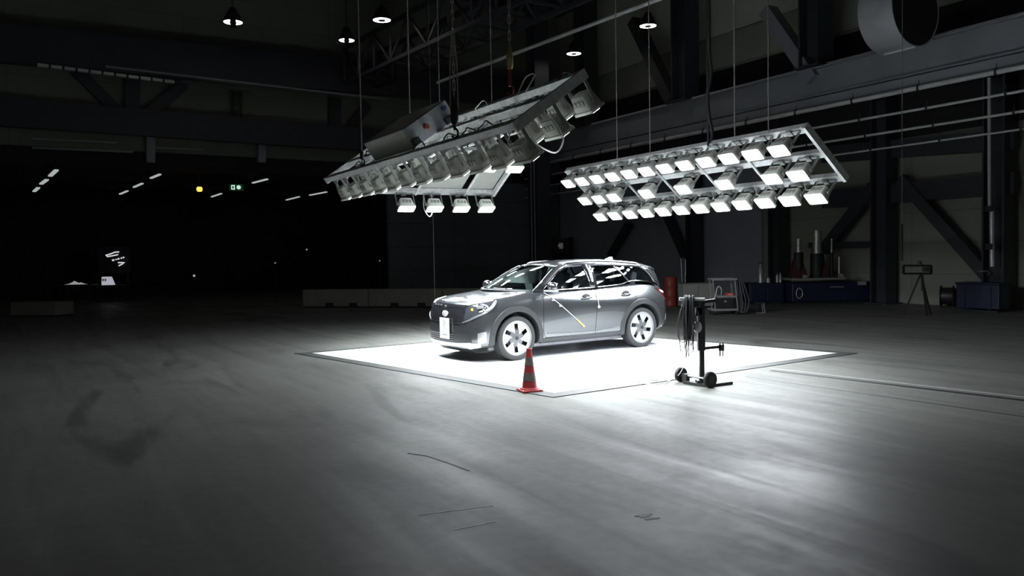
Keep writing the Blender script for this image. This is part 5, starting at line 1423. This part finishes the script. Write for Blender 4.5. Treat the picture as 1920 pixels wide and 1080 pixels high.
# blue machine bench
BY = 25.6
t = thing('machine_bench', 'long dark blue machine bench with a pale steel top against the right wall', 'machine', ground_at(1535, BY))
g = ground_at(1535, BY); bl_ = lambda px, py, dy=0.0: on_y(px, py, BY) - g + Vector((0, dy, 0))
a, b = bl_(1486, 526), bl_(1655, 526)
mb = MB().box(((a.x + b.x) / 2, .6, a.z / 2), (b.x - a.x, 1.1, a.z - .16)); obj('machine_body', mb, M_BLUE, t, bevel=.03)
a2, b2 = bl_(1484, 524), bl_(1586, 523); obj('steel_top', MB().box(((a2.x + b2.x) / 2, .55, a2.z), (b2.x - a2.x, 1.2, .07)), M_ALU, t, bevel=.01)
obj('plinth', MB().box(((a.x + b.x) / 2, .6, .05), (b.x - a.x - .2, .9, .10)), M_BLACK, t)
p = bl_(1570, 538); obj('drawer_handle', MB().box((p.x, .03, p.z), (.44, .04, .03)), M_ALU, t)
for px, y0, y1, r, m_ in ((1508, 447, 476, .10, M_ALU), (1543, 431, 478, .14, M_ALU), (1535, 460, 490, .05, M_STEEL), (1571, 447, 476, .04, M_ALU)):
    p, q = bl_(px, y1, .5), bl_(px, y0, .5); obj('machine_column', MB().tube([p, q], r, 16), m_, t, 50); obj('column_socket', MB().tube([Vector((p.x, p.y, a2.z)), p + Vector((0, 0, .05))], r * 1.5, 16), M_BLACK, t, 50)
p = bl_(1580.5, 512, .3); q = bl_(1580.5, 481, .3); obj('bright_rod', MB().tube([Vector((p.x, p.y, a2.z)), q], .028, 8), M_PIPE, t, 60)
M_RUST = mat('dark_red_press', (0.07, 0.022, 0.02), .5, var=.2)
for px, y0, wd in ((1507, 486, .55), (1548, 480, .5)):
    p = bl_(px, y0, .55); H = p.z - a2.z; obj('press_head', MB().hexa([Vector((p.x + sx * wd * k, .55 + sy * .25 * k, z)) for z, k in ((a2.z, 1), (p.z, .45)) for sx, sy in ((-.5, -1), (.5, -1), (.5, 1), (-.5, 1))]), M_RUST, t, bevel=.02)
p = bl_(1499, 550); obj('hand_wheel', MB().lathe([(.10 + .018 * math.cos(x), .018 * math.sin(x)) for x in [2 * PI * k / 8 for k in range(8)]] , 24, Matrix.Translation((p.x, .0, p.z)) @ Matrix.Rotation(R_(90), 4, 'X') @ Matrix.Scale(1.6, 4, (0, 1, 0)), close=True), M_ALU, t, 50)
p = bl_(1616, 531); obj('control_box', MB().box((p.x, .0, p.z), (.24, .14, .12)), M_CAB2, t, bevel=.01)
def on_bench(name, px, w_, h_, d_, m_, lab, cat, dy=.4):
    p = bl_(px, 522, dy); o = thing(name, lab, cat, g + Vector((p.x, dy, a2.z + .036)))
    obj('body', MB().box((0, 0, h_ / 2), (w_, d_, h_)), m_, o, bevel=.01); obj('knob', MB().lathe([(0.001, h_), (.03, h_), (.03, h_ + .04), (0.001, h_ + .04)], 12), M_STEEL, o)
on_bench('clamp_block', 1512, .14, .10, .12, M_ALU, 'small pale block on the left end of the blue machine bench', 'block', .12)
on_bench('clamp_block', 1580, .12, .12, .12, M_ALU, 'small pale block at the foot of the bright rod on the bench', 'block', .12)
# second blue cabinet row left of it
t = thing('tool_cabinet', 'dark blue tool cabinet left of the machine bench, clutter on top', 'cabinet', ground_at(1443, 26.2)); g2 = ground_at(1443, 26.2)
a, b = on_y(1405, 531, 26.2) - g2, on_y(1470, 531, 26.2) - g2
obj('carcass', MB().box(((a.x + b.x) / 2, .4, a.z / 2 + .03), (b.x - a.x, .8, a.z - .06)), M_BLUE, t, bevel=.02)
obj('plinth', MB().box(((a.x + b.x) / 2, .4, .04), (b.x - a.x - .1, .7, .07)), M_BLACK, t)
for k in range(2): obj('drawer', MB().box((a.x + .30 + k * .53, -.01, a.z * .5), (.48, .03, a.z * .7)), M_BLUE, t, bevel=.01)
for px, h_, w_, lab in ((1444, .18, .07, 'pale bottle at the left on the blue tool cabinet'), (1461, .28, .05, 'left slim canister on the blue tool cabinet'), (1467, .30, .05, 'right slim canister on the blue tool cabinet'), (1430, .62, .10, 'grey jar stack at the far left of the blue tool cabinet')):
    p = on_y(px, 530, 26.2); o = thing('canister', lab, 'canister', Vector((p.x, 26.4, a.z)), 0, 'canisters on the blue tool cabinet')
    obj('can', MB().lathe([(0.001, 0), (w_, 0), (w_, h_ * .8), (w_ * .5, h_ * .9), (w_ * .5, h_), (0.001, h_)], 18), M_ALU, o, 40); obj('cap', MB().lathe([(0.001, h_), (w_ * .55, h_), (w_ * .55, h_ + .04), (0.001, h_ + .04)], 18), M_STEEL, o, 40)
# tripod
TY2 = 20.6; g = ground_at(1727, TY2)
t = thing('tripod_stand', 'black camera tripod with a wide crossbar in front of the pale wall bay', 'tripod', g)
tp = lambda px, py, dy=0.0: on_y(px, py, TY2) - g + Vector((0, dy, 0))
mb = MB()
a, b, c_, d_ = tp(1694, 498), tp(1746, 498), tp(1746, 513), tp(1694, 513)
for p, q in ((a, b), (b, c_), (c_, d_), (d_, a)): mb.bar(p, q, .05, .05, (0, 1, 0))
obj('crossbar_frame', mb, M_BLACK, t)
p = tp(1737, 505); obj('camera_body', MB().box(p, (.16, .14, .12)), M_STEEL, t, bevel=.015)
p = tp(1725, 493); obj('pan_head', MB().lathe([(0.001, -.07), (.045, -.06), (.05, 0), (.03, .05), (0.001, .06)], 16, Matrix.Translation(p)), M_STEEL, t, 50)
top = tp(1728, 512)
for px, py, dy in ((1734, 593, -.1), (1754, 588, .25), (1699, 591, .15)):
    q = tp(px, 590, dy); obj('leg', MB().bar(top + Vector((0, dy * .2, 0)), Vector((q.x, dy, .01)), .04, .04), M_BLACK, t)
obj('centre_post', MB().tube([top, tp(1729, 545)], .022, 8), M_BLACK, t)
# cable reel and blue box
g = ground_at(1776, 23.6)
t = thing('cable_reel', 'big black cable reel standing left of the blue crate at right', 'cable reel', g, R_(-35))
mm = Matrix.Translation((0, 0, .31)) @ Matrix.Rotation(R_(90), 4, 'Y')
for z in (-.16, .16): obj('flange', MB().lathe([(0.001, z - .015), (.31, z - .015), (.31, z + .015), (0.001, z + .015)], 36, mm), M_BLACK, t, 40)
obj('wound_cable', MB().lathe([(0.001, -.14), (.25, -.14), (.26, 0), (.25, .14), (0.001, .14)], 36, mm), M_CABLE, t, 40)
g = on_rw(1832, 540, 1.75); g.z = 0; H = on_y(1834, 533, g.y).z
t = thing('blue_crate', 'dark blue machine crate at the foot of the right column', 'crate', g, R_(-60))
w_ = 1.15
obj('crate_body', MB().box((0, .25, H / 2 + .04), (w_, .5, H - .08)), M_BLUE, t, bevel=.02); obj('lid', MB().box((0, .25, H + .02), (w_ + .05, .55, .05)), M_BLUE, t, bevel=.01); obj('skid', MB().box((0, .25, .02), (w_ * .9, .4, .04)), M_BLACK, t)
for k in (-.3, .3): obj('batten', MB().box((k * w_, -.01, H / 2), (.06, .03, H * .8)), M_BLUE, t)
p = g + Vector((math.sin(R_(60)) * .25, math.cos(R_(60)) * .25, 0)); o = thing('valve', 'small dark valve fitting on top of the blue crate', 'valve', Vector((p.x, p.y, H + .046)))
obj('stem', MB().tube([(0, 0, 0), (0, 0, .3)], .03, 8), M_STEEL, o); obj('hand_wheel', MB().lathe([(.11 + .015 * math.cos(x), .30 + .015 * math.sin(x)) for x in [2 * PI * k / 8 for k in range(8)]], 20, close=True), M_ALU, o); obj('spoke', MB().box((0, 0, .30), (.22, .02, .015)), M_ALU, o)
g = ground_at(1752, 25.5)
t = thing('pale_carton', 'small pale carton on the floor behind the tripod', 'carton', g); w_ = .42
obj('carton_body', MB().box((0, .2, .16), (w_, .3, .32)), M_CAB2, t, bevel=.01); obj('tape', MB().box((0, .2, .322), (.06, .301, .004)), M_PLATE, t)
# bay sign with pale figures, conduits and a thin wire behind the car
p0 = on_rw(1052, 460, .6); a, b = on_rw(1036, 447, .6), on_rw(1068, 472, .6)
t = thing('bay_sign', 'dim square bay sign with pale figures above the car roof', 'sign', p0, R_(120))
W_, H_ = (Vector((a.x, a.y, 0)) - Vector((b.x, b.y, 0))).length, a.z - b.z
obj('board', MB().box((0, 0, 0), (W_, .04, H_)), mat('slate_board', (0.085, 0.09, 0.095), .6), t)
M_FIG = mat('pale_sign_figures', (.75, .78, .72), .5, emit=(.9, 1, .88), strength=.05)
s_ = .36 * H_; mb = MB(); yk = .035
xs0 = -.05 * W_
def fig(pts): mb.tube([Vector((-(x) * .58, yk, z * .58)) for x, z in pts], .028, 6)
fig([(-.34 + .0, -.02 * H_ - .06), (-.12, .20), (-.12, -.30)]); fig([(-.36, -.08), (-.02, -.08)])
fig([(.20 + .13 * math.cos(a_), -.05 + .24 * math.sin(a_)) for a_ in [2 * PI * k / 16 for k in range(17)]])
obj('figures', mb, M_FIG, t, 60)
fr = MB()
for sx in (-1, 1): fr.box((sx * (W_ / 2 + .12), 0, -.1), (.22, .1, H_ + .3))
fr.box((0, 0, -H_ / 2 - .2), (W_ + .5, .1, .34)); obj('bracket', fr, M_BLACKWALL, t)
obj('post', MB().box((0, -.1, -p0.z / 2 - H_ / 4), (.12, .1, p0.z - H_ / 2)), M_STEEL, t)
for px, lab in ((998, 'left one of two thin pale conduits behind the car roof'), (1004, 'right one of two thin pale conduits behind the car roof')):
    p = on_y(px, 480, 33); tag(obj('wall_conduit', MB().tube([Vector((p.x, p.y, 0)), Vector((p.x, p.y, 6.4))], .028, 8), M_GIRDER, smooth=60), lab, 'conduit', 'conduits behind the car')
p = on_y(1012, 400, 34.5); tag(obj('corner_column', MB().ibeam((p.x, p.y, 0), (p.x, p.y, 14), .7, .7, .06, UH), M_STEEL), 'dark corner column beside the two pale conduits', 'column')
p = on_y(813.5, 480, 22); tag(obj('drop_wire', MB().tube([Vector((p.x, p.y, .0)), Vector((p.x, p.y, 14))], .007, 5), M_WIRE), 'thin vertical wire left of the car windscreen, from roof to floor', 'wire')
